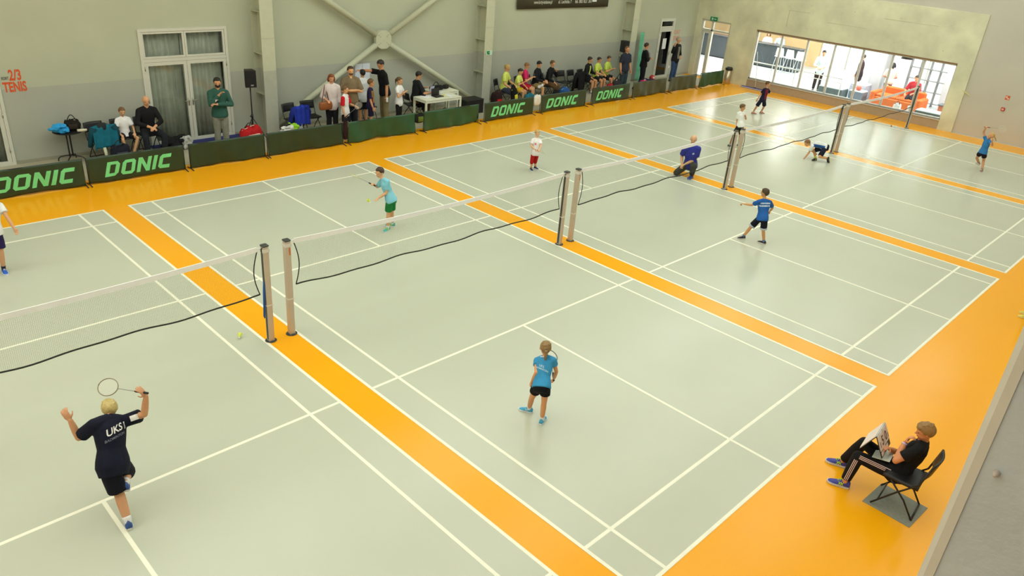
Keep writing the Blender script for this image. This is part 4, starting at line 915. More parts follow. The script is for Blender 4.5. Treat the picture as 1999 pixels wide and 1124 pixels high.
hp_ = J['wR']; racket(hp_ + V((-.03, 0, 0)), gz(700, 345, hp_.z + .07) - hp_, V((.3, .2, .9)), 'yellow-grey racket held out by the serving boy', (190, 190, 130), scale=1.0)
sp_ = gy(722, 395, J['wL'].y - .03)
shuttle(sp_, (-.3, .2, .5), 'yellow shuttlecock dropped in front of the serving boy')

# small boy in white with red shorts
J = px_pose((1041, 333), 1.12, dict(N=(1047.5, 269, -.01), H=(1049, 260, -.03), sR=(1040, 273, -.02), sL=(1054.5, 273, .02), eR=(1037, 285, -.08), wR=(1044, 291, -.18), eL=(1056, 285, -.03), wL=(1053, 292, -.13), hR=(1041.5, 299, -.0), hL=(1048, 299, .02), kR=(1038, 317, -.03), aR=(1037, 328, 'g'), kL=(1045, 316, -.02), aL=(1045, 325.5, 'g')), (-108, -12, 0), dict(tR=(1041, 336), tL=(1052, 332)))
0 and bones(J, 1.12, 'whiteboy')
R, S_, B_ = person('small person in a white shirt and red shorts holding a racket', J, 1.12, (236, 230, 226), (176, 24, 20), 'short', (196, 164, 104), ((34, 42, 84), (228, 230, 232), None), (40, 46, 80), .72, 1.02, .009, (230, 176, 134), 1.0, .016, (1.1, 1.1), hem=-.28)
fr_ = head_frame(-115)[1]; rr_ = head_frame(-115)[0]; bc_ = lerp(J['P'], J['N'], .70)
decal('badge', patch(bc_ + rr_*.05, rr_, Z, .045, .05, 3, 3), S_, R, fr_, mat((220, 120, 130), .7, .05))
racket(J['wR'] + V((.03, -.02, -.02)), gz(1066, 296, .42) - J['wR'] - V((0, 0, .02)), V((-.5, -.4, .7)), 'pale racket held by the small boy in red shorts', (196, 190, 150), scale=.9)

# boy in blue lunging
J = px_pose((1472, 472), 1.24, dict(N=(1493, 387, .10), H=(1493, 376, .10), sL=(1482, 393, .08), sR=(1503, 394, .10), eL=(1468, 400, .10), wL=(1453, 398, .14), eR=(1508, 406, .13), wR=(1503, 412, .26), hL=(1483, 427, .06), hR=(1493, 428, .06), kL=(1465, 444, .10), aL=(1451, 461, 'g'), kR=(1490, 450, .02), aR=(1491, 471, 'g')), (88, -4, 0), dict(tL=(1436, 466), tR=(1485, 474)))
0 and bones(J, 1.24, 'lunge')
R, S_, B_ = person('person in a blue shirt with two white lines of print, lunging with one arm out', J, 1.24, (42, 100, 176), (24, 24, 36), 'short', (72, 54, 30), ((44, 34, 44), (226, 222, 210), None), (96, 128, 176), .70, .86, .008, (218, 160, 104), .96, .015, (1.0, 0.9), hem=-.18, cuff=(190, 196, 206))
nb = (V((J['sR'].x - J['sL'].x, J['sR'].y - J['sL'].y, 0))).normalized(); sp = (J['N'] - J['P']).normalized(); bn = nb.cross(sp); bc_ = lerp(J['P'], J['N'], .70)
decal('print', text_mb('UKS POZNAN', .036, bc_ + sp*.035, nb, sp, .2, 'CENTER', .003), S_, R, bn, mat((206, 226, 240), .7, .05))
decal('print', text_mb('BADMINTON', .040, bc_ - sp*.022, nb, sp, .2, 'CENTER', .003), S_, R, bn, mat((206, 226, 240), .7, .05))

# running boy in dark red and black stripes
J = px_pose((1478, 223), 1.27, dict(N=(1497, 171, .0), H=(1499.5, 163.5, .0), sR=(1492, 174, -.12), sL=(1500, 174, .12), eR=(1485, 184, -.16), wR=(1479, 193, -.14), eL=(1503, 182, .16), wL=(1496, 184, .06), hR=(1486, 196, -.05), hL=(1491, 196, .05), kR=(1477, 208, -.04), aR=(1470, 219, 'g'), kL=(1492, 207, .06), aL=(1486, 218, 'g')), (-70, -4, 0), dict(tR=(.1, -.1, 0), tL=(.12, -.12, 0)))
0 and bones(J, 1.27, 'fcb')
R, S_, B_ = person('person running in a dark shirt with red stripes by the lounge window', J, 1.27, (34, 28, 52), (30, 26, 48), 'short', (96, 68, 40), ((214, 120, 70), (150, 150, 156), None), (230, 226, 220), .70, .92, .011, (214, 156, 112), .95, .016)
fr_ = head_frame(-85)[1]; rr_ = head_frame(-85)[0]; bc_ = lerp(J['P'], J['N'], .5)
for q in (-.07, 0.0, .07): decal('stripe', patch(bc_ + rr_*q, rr_, Z, .028, .36, 2, 8), S_, R, fr_, cloth((170, 40, 36)))

# boy in white behind the net posts
J = px_pose((1437, 287), 1.32, dict(N=(1447, 217.5, .02), H=(1450, 209, .02), sR=(1441, 222, -.10), sL=(1452, 222, .13), eR=(1439, 235, -.10), wR=(1438, 248, -.06), eL=(1456, 232, .16), wL=(1455, 226, -.02), hR=(1443, 245, -.04), hL=(1448, 245, .06), kR=(1433, 263, -.10), aR=(1424, 283, 'g'), kL=(1445, 265, .06), aL=(1442, 282, 'g')), (-55, -8, 0), dict(tR=(.1, -.09, 0), tL=(.12, -.08, 0)))
0 and bones(J, 1.32, 'wnet')
person('person in a white shirt and black shorts standing behind a pair of net posts', J, 1.32, (240, 240, 232), (26, 28, 22), 'short', (104, 78, 44), ((60, 60, 60), (220, 220, 216), None), (210, 210, 200), .72, .85, .010, (214, 152, 104), .96, .016, (1.1, .6))
racket(J['wR'] + V((.0, .0, -.05)), V((-.25, -.2, -.9)), V((.7, -.7, 0)), 'dark racket hanging from the hand of the boy in white', (70, 60, 48), (86, 60, 44), scale=.9)

# crouching boy touching the floor
J = px_pose((1597, 313), 1.38, dict(P=(1608, 287, .0), N=(1587, 283, .0), H=(1576, 279, -.03), sL=(1586, 286, -.14), sR=(1588, 283, .14), eL=(1579, 298, -.18), wL=(1570, 309, -.18), eR=(1583, 294, .22), wR=(1590, 298, .20), hL=(1610, 289, -.07), hR=(1608, 288, .07), kL=(1600, 306, -.12), aL=(1618, 309, -.10), kR=(1589, 293, .10), aR=(1592, 308.5, 'g')), (140, -34, 0), dict(tR=(1584, 314), tL=(1614, 316, 0)[:2]))
J['aL'].z = max(J['aL'].z, .10); J['kL'].z = max(J['kL'].z, .07); J['fuL'] = V((.75, -.2, .45)).normalized(); J['tL'] = J['aL'] + V((.06, -.03, -.14))
J['hdL'] = V((-.45, .35, -.6)); J['pnL'] = V((-.2, -.2, -.9)); J['bend'] = V((0, 0, .05))
0 and bones(J, 1.38, 'crouch')
R, S_, B_ = person('person crouching with one hand on the floor, white and blue shirt', J, 1.38, (236, 238, 232), (26, 28, 44), 'short', (138, 100, 56), ((32, 30, 32), (60, 56, 54), (190, 200, 70)), (206, 214, 90), .62, .86, .010, (222, 164, 110), .95, .016, (.2, .6), hem=-.1)
nn = (CAM - lerp(J['P'], J['N'], .45)); nn.z *= .35
tr = (J['N'] - J['P']).normalized(); tu = nn.normalized().cross(tr)
if tu.z < 0: tu = -tu
decal('blue_band', patch(lerp(J['P'], J['N'], .42) - tu*.02, tr, tu, .34, .16, 14, 8), S_, R, nn, cloth((44, 94, 160)))

# kneeling man in blue
J = px_pose((1337, 343), 1.76, dict(N=(1351, 287, .12), H=(1354, 272, .10), sR=(1338, 291, .10), sL=(1362, 291, .16), eR=(1331, 304, .06), wR=(1331, 319, -.10), eL=(1358, 311, .06), wL=(1338, 320, -.14), hR=(1343, 321, .10), hL=(1353, 321, .16), kR=(1320, 338, -.14), aR=(1340, 340, .18), kL=(1354, 325, -.32), aL=(1350, 342, 'g')), (206, -10, 0), dict(tL=(1346, 349), tR=(0.0, 0.0, 0)[:2]))
J['kR'].z = .075; J['aR'] = J['kR'] + V((.36, .12, .03)); J['fuR'] = V((.9, .3, .25)).normalized(); J['tR'] = J['aR'] + V((.05, .02, -.2))
0 and bones(J, 1.76, 'kneel')
R, S_, B_ = person('bald person in a royal blue shirt kneeling on the orange strip', J, 1.76, (36, 46, 160), (52, 54, 52), 'bald', (80, 70, 60), ((34, 66, 140), (90, 120, 180), None), (40, 40, 44), .74, 1.9, .010, (222, 172, 130), 1.04, .020, (.6, .6))
fr_, rr_ = J['head'][1], J['head'][0]; bc_ = lerp(J['P'], J['N'], .72)
decal('badge', patch(bc_ - rr_*.07, rr_, Z, .05, .05, 3, 3), S_, R, fr_, mat((190, 200, 240), .7, .05))

# girl leaping at the right
J = px_pose((1913, 334), 1.34, dict(N=(1929, 272, .02), H=(1935, 265, .0), sR=(1924, 271, .08), sL=(1932, 277, -.08), eR=(1920, 258, .12), wR=(1924, 250, .05), eL=(1937, 284, -.12), wL=(1937, 276, -.22), hR=(1915, 297, .05), hL=(1922, 299, -.03), kL=(1920, 314, -.05), aL=(1917, 331, 'g'), kR=(1907, 308, .02), aR=(1911, 318, .14)), (130, 22, 0), dict(tL=(1907, 339), tR=(-.12, .02, -.08)))
J['fuR'] = V((.5, .1, .85)).normalized(); J['pony'] = V((.55, -.35, -.75)).normalized()
0 and bones(J, 1.34, 'leap')
person('person in a blue top and dark shorts leaping with the racket raised', J, 1.34, (54, 124, 184), (34, 24, 40), 'pony', (204, 172, 100), ((150, 120, 104), (240, 234, 226), None), (170, 140, 110), .45, .52, .009, (222, 158, 110), .92, .012, (1.0, .7), hem=-.1, hairlen=1.0)
hp_ = J['wR'] + V((.0, -.02, .03)); racket(hp_, gx(1960, 252, hp_.x - .1) - hp_, V((.9, 0, .35)), 'pale racket swung over the leaping girl', (214, 200, 180), (120, 70, 40))

# boy entering at the left edge of the hall
J = px_pose((6, 540), 1.36, dict(N=(-18, 393, .02), H=(-22, 378, .0), sR=(-33, 401, -.05), sL=(-1, 400, .05), eL=(14, 424, .0), wL=(28, 446, -.05), eR=(-46, 425, -.1), wR=(-52, 448, -.16), hR=(-21, 455, -.04), hL=(-7, 455, .04), kL=(2, 490, -.06), aL=(7, 524, 'g'), kR=(-28, 488, -.05), aR=(-30, 528, 'g')), (-50, -6, 0), dict(tL=(15, 540), tR=(-20, 545)))
J['hdL'] = J['wL'] - J['eL']
0 and bones(J, 1.36, 'left')
person('person in a white shirt and purple shorts with blue shoes stepping forward', J, 1.36, (236, 236, 234), (44, 34, 84), 'short', (110, 80, 50), ((40, 96, 196), (220, 226, 236), None), (36, 36, 60), .6, .85, .009, (214, 160, 118), .96, .018)

# scorekeeper on the folding chair
CBX, CBY = 3.53, -1.22
tag(part('floor_mat', MB().prism([(p.x, p.y) for p in (gz(1683, 978), gz(1775, 1030), gz(1811, 992), gz(1722, 943))][::1], 0.0, .006), mat((138, 140, 128), .8, .08, 30.0)), 'grey rectangular floor mat under the scorekeeper chair', 'mat')
chair((CBX, CBY, .007), 95, 'black folding chair on the grey floor mat')
J = px_pose((1735, 962), 1.66, dict(P=(1757, 917, .0), N=(1801, 866, .0), H=(1806, 842, -.01), sL=(1794, 877, -.13), sR=(1797, 868, .15), eL=(1748, 899, -.22), wL=(1767, 864, -.10), eR=(1757, 886, .20), wR=(1737, 876, .08), hL=(1756, 926, -.08), hR=(1748, 912, .09), kL=(1670, 890, -.10), aL=(1649, 940, 'g'), kR=(1686, 862, .12), aR=(1645, 898, .22)), (118, -14, 0), dict(tL=(1616, 939), tR=(0, 0)))
J['aR'] = gz(1645, 899, .047*1.66 + .004); J['tR'] = J['aR'] + (J['tL'] - J['aL']); J['sit'] = True; J['sitd'] = V((0, -.5, .85)).normalized()
J['hdL'] = J['H'] + J['head'][1]*.115 - J['head'][2]*.01 - J['wL']; J['pnL'] = V((0, -.6, -.1))
0 and bones(J, 1.66, 'seat')
R, S_, B_ = person('person in black with striped track trousers keeping score on a chair', J, 1.66, (24, 24, 26), (24, 23, 25), 'bowl', (150, 112, 60), ((62, 66, 160), (214, 216, 214), (196, 236, 40)), (30, 30, 32), .66, 1.92, .0075, (222, 148, 100), 1.0, .016, (.7, .7))
for A in 'L':
    for a, b in (('h', 'k'), ('k', 'a')):
        p0, p1 = J[a + A], J[b + A]; ax = (p1 - p0).normalized(); nv = (CAM - lerp(p0, p1, .5)); nv = (nv - ax*nv.dot(ax)).normalized(); sd = ax.cross(nv)
        tr_ = [c for c in R.children if c.name.startswith('trousers')][0]
        for q in (-.018, 0, .018): decal('stripe', patch(lerp(p0, p1, .56 if a == 'h' else .52) + sd*q, ax, sd, (p1 - p0).length*(.80 if a == 'h' else .86), .008, 16, 1), tr_, R, nv + sd*.0, mat((232, 200, 190), .7, .05), off=.003)
wd_ = (J['wL'] - J['eL']).normalized()
part('wristband', MB().tube([lerp(J['eL'], J['wL'], .88), lerp(J['eL'], J['wL'], .98)], .031, 14), mat((214, 190, 226), .6, .1), R, True)
# flip scoreboard on his lap
kn = lerp(J['kL'], J['kR'], .5); hp2 = lerp(J['hL'], J['hR'], .5); th = (hp2 - kn); th.z = 0; th.normalize(); ac = Z.cross(th)
if (gz(1686, 862) - gz(1670, 890)).dot(ac) < 0: ac = -ac
zb = max(J['kL'].z, J['kR'].z) + .078
b0 = kn + th*.13; b0.z = zb
t = thing('scoreboard', 'black tabletop flip scoreboard with white number cards on the scorekeeper lap', 'scoreboard', b0)
SWd, SHt, SDp = .40, .25, .13
apex = b0 + Z*SHt
def panel(sgn, w, h0, h1, off, m, nm, th_=.008, c0=0.0):
    foot = b0 + th*(sgn*SDp); up = (apex - foot).normalized(); L = (apex - foot).length; n = ac.cross(up)*sgn; 
    if n.dot(th)*sgn < 0: n = -n
    return part(nm, MB().box(foot + up*(L*(h0 + h1)/2) + n*off + ac*c0, (w, L*(h1 - h0), th_), frame=(ac, up, n)), m, t), foot, up, n, L
panel(-1, SWd, 0, 1, 0, BLACK, 'front_panel'); _, foot, up_, n_, L_ = panel(1, SWd, 0, 1, 0, BLACK, 'back_panel')
CARD = mat((244, 226, 216), .6, .03)
for c0, w_, dg, sz, cl_ in ((-.155, .07, '1', .10, (150, 60, 50)), (-.055, .115, '5', .16, (110, 60, 48)), (.08, .115, '0', .16, (110, 60, 48)), (.165, .04, '1', .07, (150, 60, 50))):
    panel(1, w_, .30, .97, .008, CARD, 'number_card', .008, c0 if c0 < .1 else .17)
    part('digit', text_mb(dg, sz, foot + up_*(L_*.42) + n_*.014 + ac*(c0 if c0 < .1 else .17), ac*(1 if ac.cross(up_).dot(n_) > 0 else -1), up_, 0, 'CENTER', .004), mat(cl_, .6, .05), t)
for c0 in (-.12, .04): panel(1, .12, .05, .22, .006, CARD, 'number_card', .004, c0)
panel(-1, SWd*.96, .06, .95, .007, CARD, 'card_stack', .01)
part('spiral', MB().tube([apex + ac*(-SWd*.48), apex + ac*(SWd*.48)], .007, 8), mat((214, 214, 210), .4, .05), t, True)
sheet('score_sheet', hp2 + (kn - hp2)*.42 + Z*.115, ac, (th*.95 + Z*.15), .28, .20, .004, mat((214, 220, 206), .6, .03), 'white score sheet lying on the scorekeeper lap', 'paper')

# second scorekeeper, mostly hidden behind the pier
chair((11.12, -1.30, .0), 97, 'black folding chair hidden behind the grey pier')
J = loc_pose((11.12, -1.30, 0), 97, 1.55, 'sit', ('thigh', 'thigh'), 0, 0, -10, slide=.02)
person('person with yellow-green shoes sitting behind the grey pier', J, 1.55, (70, 74, 90), (40, 42, 50), 'short', (90, 66, 40), ((220, 206, 80), (236, 226, 150), (220, 240, 80)), (230, 230, 226), .6, 1.85, .012)

# ------------------------------------------------------------------ people along the wall
def at(px, py, Y): return gy(px, py, Y)
def lp(x, y, face, H, **k): return loc_pose((x, y, 0), face, H, **k)
# seated pair by the glass door
chair((1.30, 16.90, 0), -92, 'black folding chair under the seated boy in white')
J = lp(1.30, 16.86, -92, 1.24, kind='sit', arms=('thigh', 'thigh'), hp=-14, lean=2, knees=(.06, .10), slide=.02, ankle=((-.04, .0), (-.10, -.02)))
person('person in a white shirt sitting with bare knees apart beside the bald man', J, 1.24, (242, 240, 240), (24, 24, 30), 'short', (120, 84, 50), ((60, 200, 70), (180, 230, 190), None), (190, 80, 80), .72, .75, .011, (222, 170, 124), .95, .018)
chair((1.87, 16.90, 0), -88, 'black folding chair under the seated bald man')
J = lp(1.87, 16.86, -95, 1.70, kind='sit', arms=('clasp', 'clasp'), hp=-8, lean=9, knees=(.05, .09), slide=.02)
person('bald person in a black shirt sitting with hands clasped beside the boy in white', J, 1.70, (26, 26, 28), (36, 40, 46), 'bald', (40, 40, 40), ((30, 30, 32), (50, 50, 52), None), (30, 30, 30), 1.75, 1.95, .012, (226, 168, 124), 1.06, .018)
J = lp(3.44, 16.15, -105, 1.80, arms=('chin', 'crossed'), hy=-5, hp=-12)
R, S_, B_ = person('bearded person in a green sweater standing by the glass door, hand at chin', J, 1.80, (52, 92, 80), (136, 136, 122), 'short', (36, 28, 22), ((60, 50, 40), (120, 110, 100), None), (60, 60, 60), 1.95, 1.97, .012, (212, 156, 116), 1.03, .018)
hr, hf, hu = J['head']; part('beard', MB().ball(J['H'] - hu*.065 + hf*.045, (.068, .058, .055), 14, 9, (hr, hf, hu)), hairm((44, 32, 24)), R, True)
decal('badge', patch(lerp(J['P'], J['N'], .72) - hr*-.06, hr, Z, .08, .08, 4, 4), S_, R, hf, WHITE)
# the standing group
J = lp(6.68, 16.02, -112, 1.67, arms=('bag', 'down'), hy=4)
person('person in a white blouse with chin-length auburn hair and a brown shoulder bag', J, 1.67, (226, 214, 212), (26, 26, 32), 'long', (132, 70, 36), ((40, 36, 34), (60, 56, 54), None), (40, 40, 40), 1.6, 1.95, .012, (220, 160, 120), 1.0, .018, hem=-.3, hairlen=.48)
bo = J['wR'] + V((-.06, -.04, -.14))
t = thing('shoulder_bag', 'brown leather shoulder bag carried by the person in the white blouse', 'bag', bo)
part('body', MB().loft([(bo + V((x, 0, -.02*abs(x) + .0)), V((0, -.06*e, 0)), V((0, 0, .12*e))) for x, e in ((-.20, .45), (-.17, .9), (0, 1), (.17, .9), (.20, .45))], 14, .55), mat((150, 84, 38), .5, .2, 12.0), t, True)
part('strap', MB().tube([bo + V((-.12, 0, .1)), J['sR'] + V((-.02, -.02, .06)), J['sR'] + V((.03, .04, .05)), bo + V((.12, .03, .1))], .013, 8), mat((120, 66, 30), .5, .1), t, True)
J = lp(6.92, 15.72, -55, 1.40, arms=('down', 'hold'), hy=10)
person('person in a white shirt with red sleeves holding a racket beside the brown-shirted man', J, 1.40, (238, 236, 236), (28, 28, 34), 'short', (110, 84, 52), ((60, 60, 64), (200, 200, 200), None), (220, 220, 220), .85, .85, .011, (224, 168, 124), .95, .018, (1.0, 1.0), sleevecol=(206, 28, 44), hem=-.3)
racket(J['wR'] + V((.03, -.06, -.03)), V((.55, -.25, .55)), V((.4, .8, 0)), 'dark racket held by the boy with red sleeves', (60, 60, 62), scale=.95)
J = lp(7.30, 16.0, -108, 1.84, arms=('crossed', 'crossed'), hy=6, hp=-4)
R, S_, B_ = person('bearded person in a brown short-sleeved shirt with arms crossed', J, 1.84, (126, 110, 84), (30, 32, 40), 'short', (70, 48, 30), ((40, 38, 36), (70, 66, 62), None), (40, 40, 40), .9, 1.97, .012, (226, 170, 122), 1.12, .022, hem=-.34)
hr, hf, hu = J['head']; part('beard', MB().ball(J['H'] - hu*.07 + hf*.046, (.066, .055, .05), 14, 9, (hr, hf, hu)), hairm((104, 72, 44)), R, True)
part('collar', MB().tube([J['N'] + hr*(.075*math.cos(q*.524)) + hf*(.07*math.sin(q*.524)) + Z*(.0) for q in range(13)], .016, 8), cloth((120, 104, 80)), R, True)
J = lp(7.95, 15.95, -35, 1.46, arms=('down', 'down'), hy=10)
R, S_, B_ = person('person in a purple and yellow striped football shirt beside the boy in white', J, 1.46, (46, 36, 74), (38, 32, 62), 'short', (110, 76, 40), ((90, 60, 60), (200, 190, 190), None), (60, 50, 90), .8, .92, .011, (216, 158, 112), .95, .018)
for q, c in ((-.09, (196, 160, 50)), (-.03, (150, 40, 50)), (.03, (196, 160, 50)), (.09, (150, 40, 50))): decal('stripe', patch(lerp(J['P'], J['N'], .5) + V((.8, .2, 0))*q, V((.97, .24, 0)), Z, .03, .36, 2, 8), S_, R, V((.0, -1, .15)), cloth(c))
J = lp(8.10, 16.55, 78, 1.60, arms=('down', 'down'), hp=4)
person('person in a white shirt with black hair facing the paper sheets on the wall', J, 1.60, (232, 236, 238), (28, 28, 34), 'short', (24, 22, 22), ((50, 50, 54), (200, 200, 200), None), (220, 220, 220), .8, .92, .012, (214, 158, 116), .95, .02, hem=-.3)
J = lp(8.66, 16.22, 168, 1.90, arms=('reach', ((-.0, -.03, -.172), (.02, -.02, -.325))), hy=12, hp=-30, lean=9)
J['eR'] = J['sR'] + V((-.26, .10, .05)); J['wR'] = J['sR'] + V((-.52, .20, .06))
R, S_, B_ = person('person in a black polo and khaki trousers reaching over to the paper sheets', J, 1.90, (18, 18, 20), (134, 120, 84), 'short', (36, 26, 20), ((60, 50, 44), (90, 84, 76), None), (50, 50, 50), .85, 1.97, .012, (206, 146, 104), 1.02, .02)
ph_ = J['wL'] + V((.0, -.03, -.1))
tag(part('phone', MB().box(ph_, (.075, .012, .14), bevel=.006), mat((220, 222, 224), .3, .03)), 'pale phone held by the person in the black polo', 'phone')
J = lp(9.02, 16.0, -62, 1.42, arms=('self', 'self'), hy=14, hp=-10)
person('person in a white T-shirt hugging herself, ponytail, beside the white desk', J, 1.42, (240, 240, 240), (26, 26, 28), 'pony', (104, 76, 46), ((90, 90, 94), (220, 220, 220), None), (230, 230, 230), .55, 1.9, .011, (222, 166, 120), .92, .016, hem=-.3)
for x, y, fc, lb in ((5.78, 16.55, -78, 'black folding chair covered by the blue jacket'), (6.38, 16.62, -90, 'empty black folding chair beside the blue jacket'), (8.55, 16.92, -100, 'empty black folding chair behind the man in khaki trousers'), (9.95, 16.52, -8, 'black chair at the white desk')):
    chair((x, y, 0), fc, lb)
drape('jacket', (5.78, 16.55, 0), 102, (36, 56, 164), 'royal blue jacket draped over a folding chair', .36, .54, acc=(30, 44, 130))
bag((5.80, 16.30, .0), (.34, .16, .62), 0, (40, 42, 48), 'dark racket bag standing against the chair with the blue jacket', (180, 186, 190), tilt=12)
J = lp(10.02, 16.52, -14, 1.76, kind='sit', arms=('type', 'phone'), hp=-24, lean=8, slide=.03)
person('person in a black T-shirt writing at the white desk', J, 1.76, (34, 36, 38), (110, 84, 58), 'short', (34, 26, 22), ((50, 46, 42), (90, 84, 76), None), (50, 50, 50), .85, 1.9, .012, (214, 154, 112), 1.0, .018)
drape('jacket', (9.95, 16.52, 0), 172, (30, 34, 38), 'black jacket hung over the desk chair', .30, .46)
# lime group
grp = (('person in a lime shirt with blond hair looking down at a racket bag', 14.05, 16.62, -62, 1.66, (214, 226, 110), (60, 66, 84), 'pony', (196, 160, 96), 8, .9), ('small person in a lime shirt with dark tied-back hair between two others', 14.58, 16.50, -65, 1.38, (218, 230, 120), (210, 180, 40), 'pony', (50, 36, 26), 12, .7), ('person in a pink shirt and red shorts looking at a phone', 15.12, 16.68, -55, 1.62, (214, 44, 104), (190, 30, 48), 'short', (150, 106, 62), 6, .7), ('dark-haired person in a black jacket with one ankle crossed over a knee', 15.76, 16.70, -68, 1.66, (28, 30, 36), (168, 152, 96), 'short', (30, 24, 22), 8, .95), ('person in a black jacket and brown trousers leaning forward, last of the five', 16.44, 16.68, -70, 1.64, (26, 28, 30), (112, 84, 54), 'short', (104, 74, 44), 10, 1.9))
for i, (lb, x, y, fc, H, tp, bt, hr_, hc, ln_, lg) in enumerate(grp):
    chair((x, y + .04, 0), fc, 'black folding chair under the ' + ('blond person in lime', 'small dark-haired person in lime', 'person in pink', 'person with crossed ankle', 'person in brown trousers')[i])
    am = (('thigh', 'lap'), ('phone', 'thigh'), ('phone', 'phone'), ('lap', 'lap'), ('thigh', 'chin'))[i]
    J = lp(x, y, fc, H, kind='sit', arms=am, hp=-28 if i < 4 else -14, hy=12 if i < 3 else -6, lean=ln_, slide=.02, knees=(.02, .03))
    if i == 3:
        f_ = V((math.cos(math.radians(fc)), math.sin(math.radians(fc)), 0)); r_ = V((f_.y, -f_.x, 0))
        J['kL'] = J['P'] + f_*.36 - r_*.24 + Z*.10; J['aL'] = J['kR'] + Z*.10 + f_*-.04 + r_*.06; J['tL'] = J['aL'] + r_*.2; J['fuL'] = (Z*.5 + f_*.8).normalized()
    person(lb, J, H, tp, bt, hr_, hc, ((210, 210, 214), (236, 236, 232), None) if i == 3 else ((90, 100, 120), (226, 226, 222), None), (230, 230, 226), 1.9 if i >= 3 else .72, lg, .012, (222, 164, 118), .96, .017, hairlen=.7)
tag(part('phone', MB().box((15.34, 16.34, .98), (.07, .012, .13), bevel=.005), plastic((30, 30, 34))), 'dark phone held by the person in pink', 'phone')
chair((17.06, 16.86, 0), -95, 'grey plastic chair with a rounded back against the wall', (96, 98, 104)); chair((17.60, 16.86, 0), -95, 'empty dark chair next to the grey chair against the wall')
for i, (x, H, hc, dx) in enumerate(((18.66, 1.62, (40, 28, 22), -4), (19.24, 1.54, (52, 38, 28), 8), (19.86, 1.56, (84, 58, 38), 4))):
    chair((x, 16.72, 0), -80, 'black folding chair under the lime-shirted person ' + ('with the dark open jacket', 'in the middle of three', 'nearest the man in the navy T-shirt')[i])
    J = lp(x, 16.68, -74, H, kind='sit', arms=(('thigh', 'hold'), ('lap', 'lap'), ('phone', 'phone'))[i], hp=-22, hy=(16, -4, -20)[i], lean=7, slide=.02, knees=(.03, .05))
    R, S_, B_ = person(('person in a lime shirt and open black jacket handing something to a neighbour', 'person in a lime shirt sitting in the middle of three', 'person in a lime shirt sitting beside the man in the navy T-shirt')[i], J, H, ((30, 30, 32), (206, 226, 96), (206, 228, 100))[i], (34, 36, 40), 'short', hc, ((120, 60, 60), (220, 220, 216), None), (220, 220, 216), 1.9 if i == 0 else .74, .75, .012, (218, 158, 112), .96, .017)
    if i == 0:
        hr, hf, hu = J['head']; ff = V((math.cos(math.radians(-74)), math.sin(math.radians(-74)), 0)); decal('shirt_front', patch(lerp(J['P'], J['N'], .5), V((ff.y, -ff.x, 0))*-1, Z, .11, .42, 4, 10), S_, R, ff, cloth((210, 228, 110)))
drape('jacket', (18.14, 16.78, 0), 95, (22, 22, 24), 'long black jacket draped over a chair beside the lime-shirted three', .12, .42)
chair((18.14, 16.78, 0), -85, 'black folding chair under the long black jacket')
J = lp(20.22, 16.0, -100, 1.74, arms=('down', 'down'), hy=4)
person('balding person in a navy T-shirt standing in front of the second loudspeaker', J, 1.74, (44, 50, 64), (52, 66, 74), 'crop', (120, 84, 60), ((50, 50, 54), (120, 120, 120), None), (50, 50, 50), .85, 1.97, .012, (210, 148, 104), 1.08, .02)
J = lp(21.80, 16.22, -40, 1.76, arms=('crossed', 'crossed'), hy=10)
R, S_, B_ = person('person in black with a grey scarf and arms folded, facing the courts', J, 1.76, (22, 24, 26), (26, 28, 36), 'short', (48, 32, 22), ((30, 30, 30), (50, 50, 50), None), (30, 30, 30), 1.95, 1.97, .012, (208, 146, 106), 1.02, .018)
part('scarf', MB().tube([J['N'] + V((.075*math.cos(q*.524), .07*math.sin(q*.524), .02)) for q in range(13)], .032, 10).tube([J['N'] + V((.07, -.06, .01)), J['N'] + V((.13, -.12, -.12)), J['N'] + V((.14, -.13, -.32))], [.035, .045, .04], 10), cloth((150, 150, 140)), R, True)
J = lp(24.45, 16.45, -88, 1.84, arms=('wave', 'hip'), hy=14)
R, S_, B_ = person('grey-haired person in jeans and an open dark jacket by the corner doors', J, 1.84, (30, 28, 32), (60, 80, 116), 'crop', (170, 160, 140), ((60, 50, 44), (110, 100, 90), None), (40, 40, 40), 1.95, 1.97, .012, (212, 160, 120), 1.04, .02, hem=-.3)
decal('shirt_front', patch(lerp(J['P'], J['N'], .46), V((1, 0, 0)), Z, .15, .50, 5, 12), S_, R, V((0, -1, 0)), cloth((128, 124, 108)))

# ------------------------------------------------------------------ furniture and things along the wall
t = thing('pedestal_table', 'small black pedestal table with four curved feet by the wall', 'table', (.06, 16.93, 0))
part('table_top', MB().tube([(.06, 16.93, .715), (.06, 16.93, .72), (.06, 16.93, .738), (.06, 16.93, .742)], [.30, .31, .31, .30], 28), BLACK, t)
for s in (-1, 1): part('post', MB().tube([(.06 + s*.035, 16.93, .13), (.06 + s*.035, 16.93, .715)], .017, 10), BLACK, t, True)
for k in range(4):
    a = math.radians(45 + 90*k + 12); d = V((math.cos(a), math.sin(a), 0)); c = V((.06, 16.93, 0))
    part('foot', MB().tube([c + Z*.16, c + d*.10 + Z*.145, c + d*.24 + Z*.115, c + d*.29 + Z*.07, c + d*.30 + Z*.008], .014, 8), BLACK, t, True)
def heap(name, c, size, col, label, cat, seed=1, vs=.014):
    rn = random.Random(seed); m = MB(); c = V(c)
    for _ in range(34):
        p = c + V((rn.uniform(-.5, .5)*size[0], rn.uniform(-.5, .5)*size[1], rn.uniform(.12, .85)*size[2])); m.ball(p, (size[0]*rn.uniform(.12, .26), size[1]*rn.uniform(.12, .26), size[2]*rn.uniform(.08, .2)), 10, 7)
    m.ball(c + V((0, 0, size[2]*.32)), (size[0]*.46, size[1]*.46, size[2]*.32), 14, 9)
    return tag(part(name, m, cloth(col), None, vox=vs, it=2), label, cat)
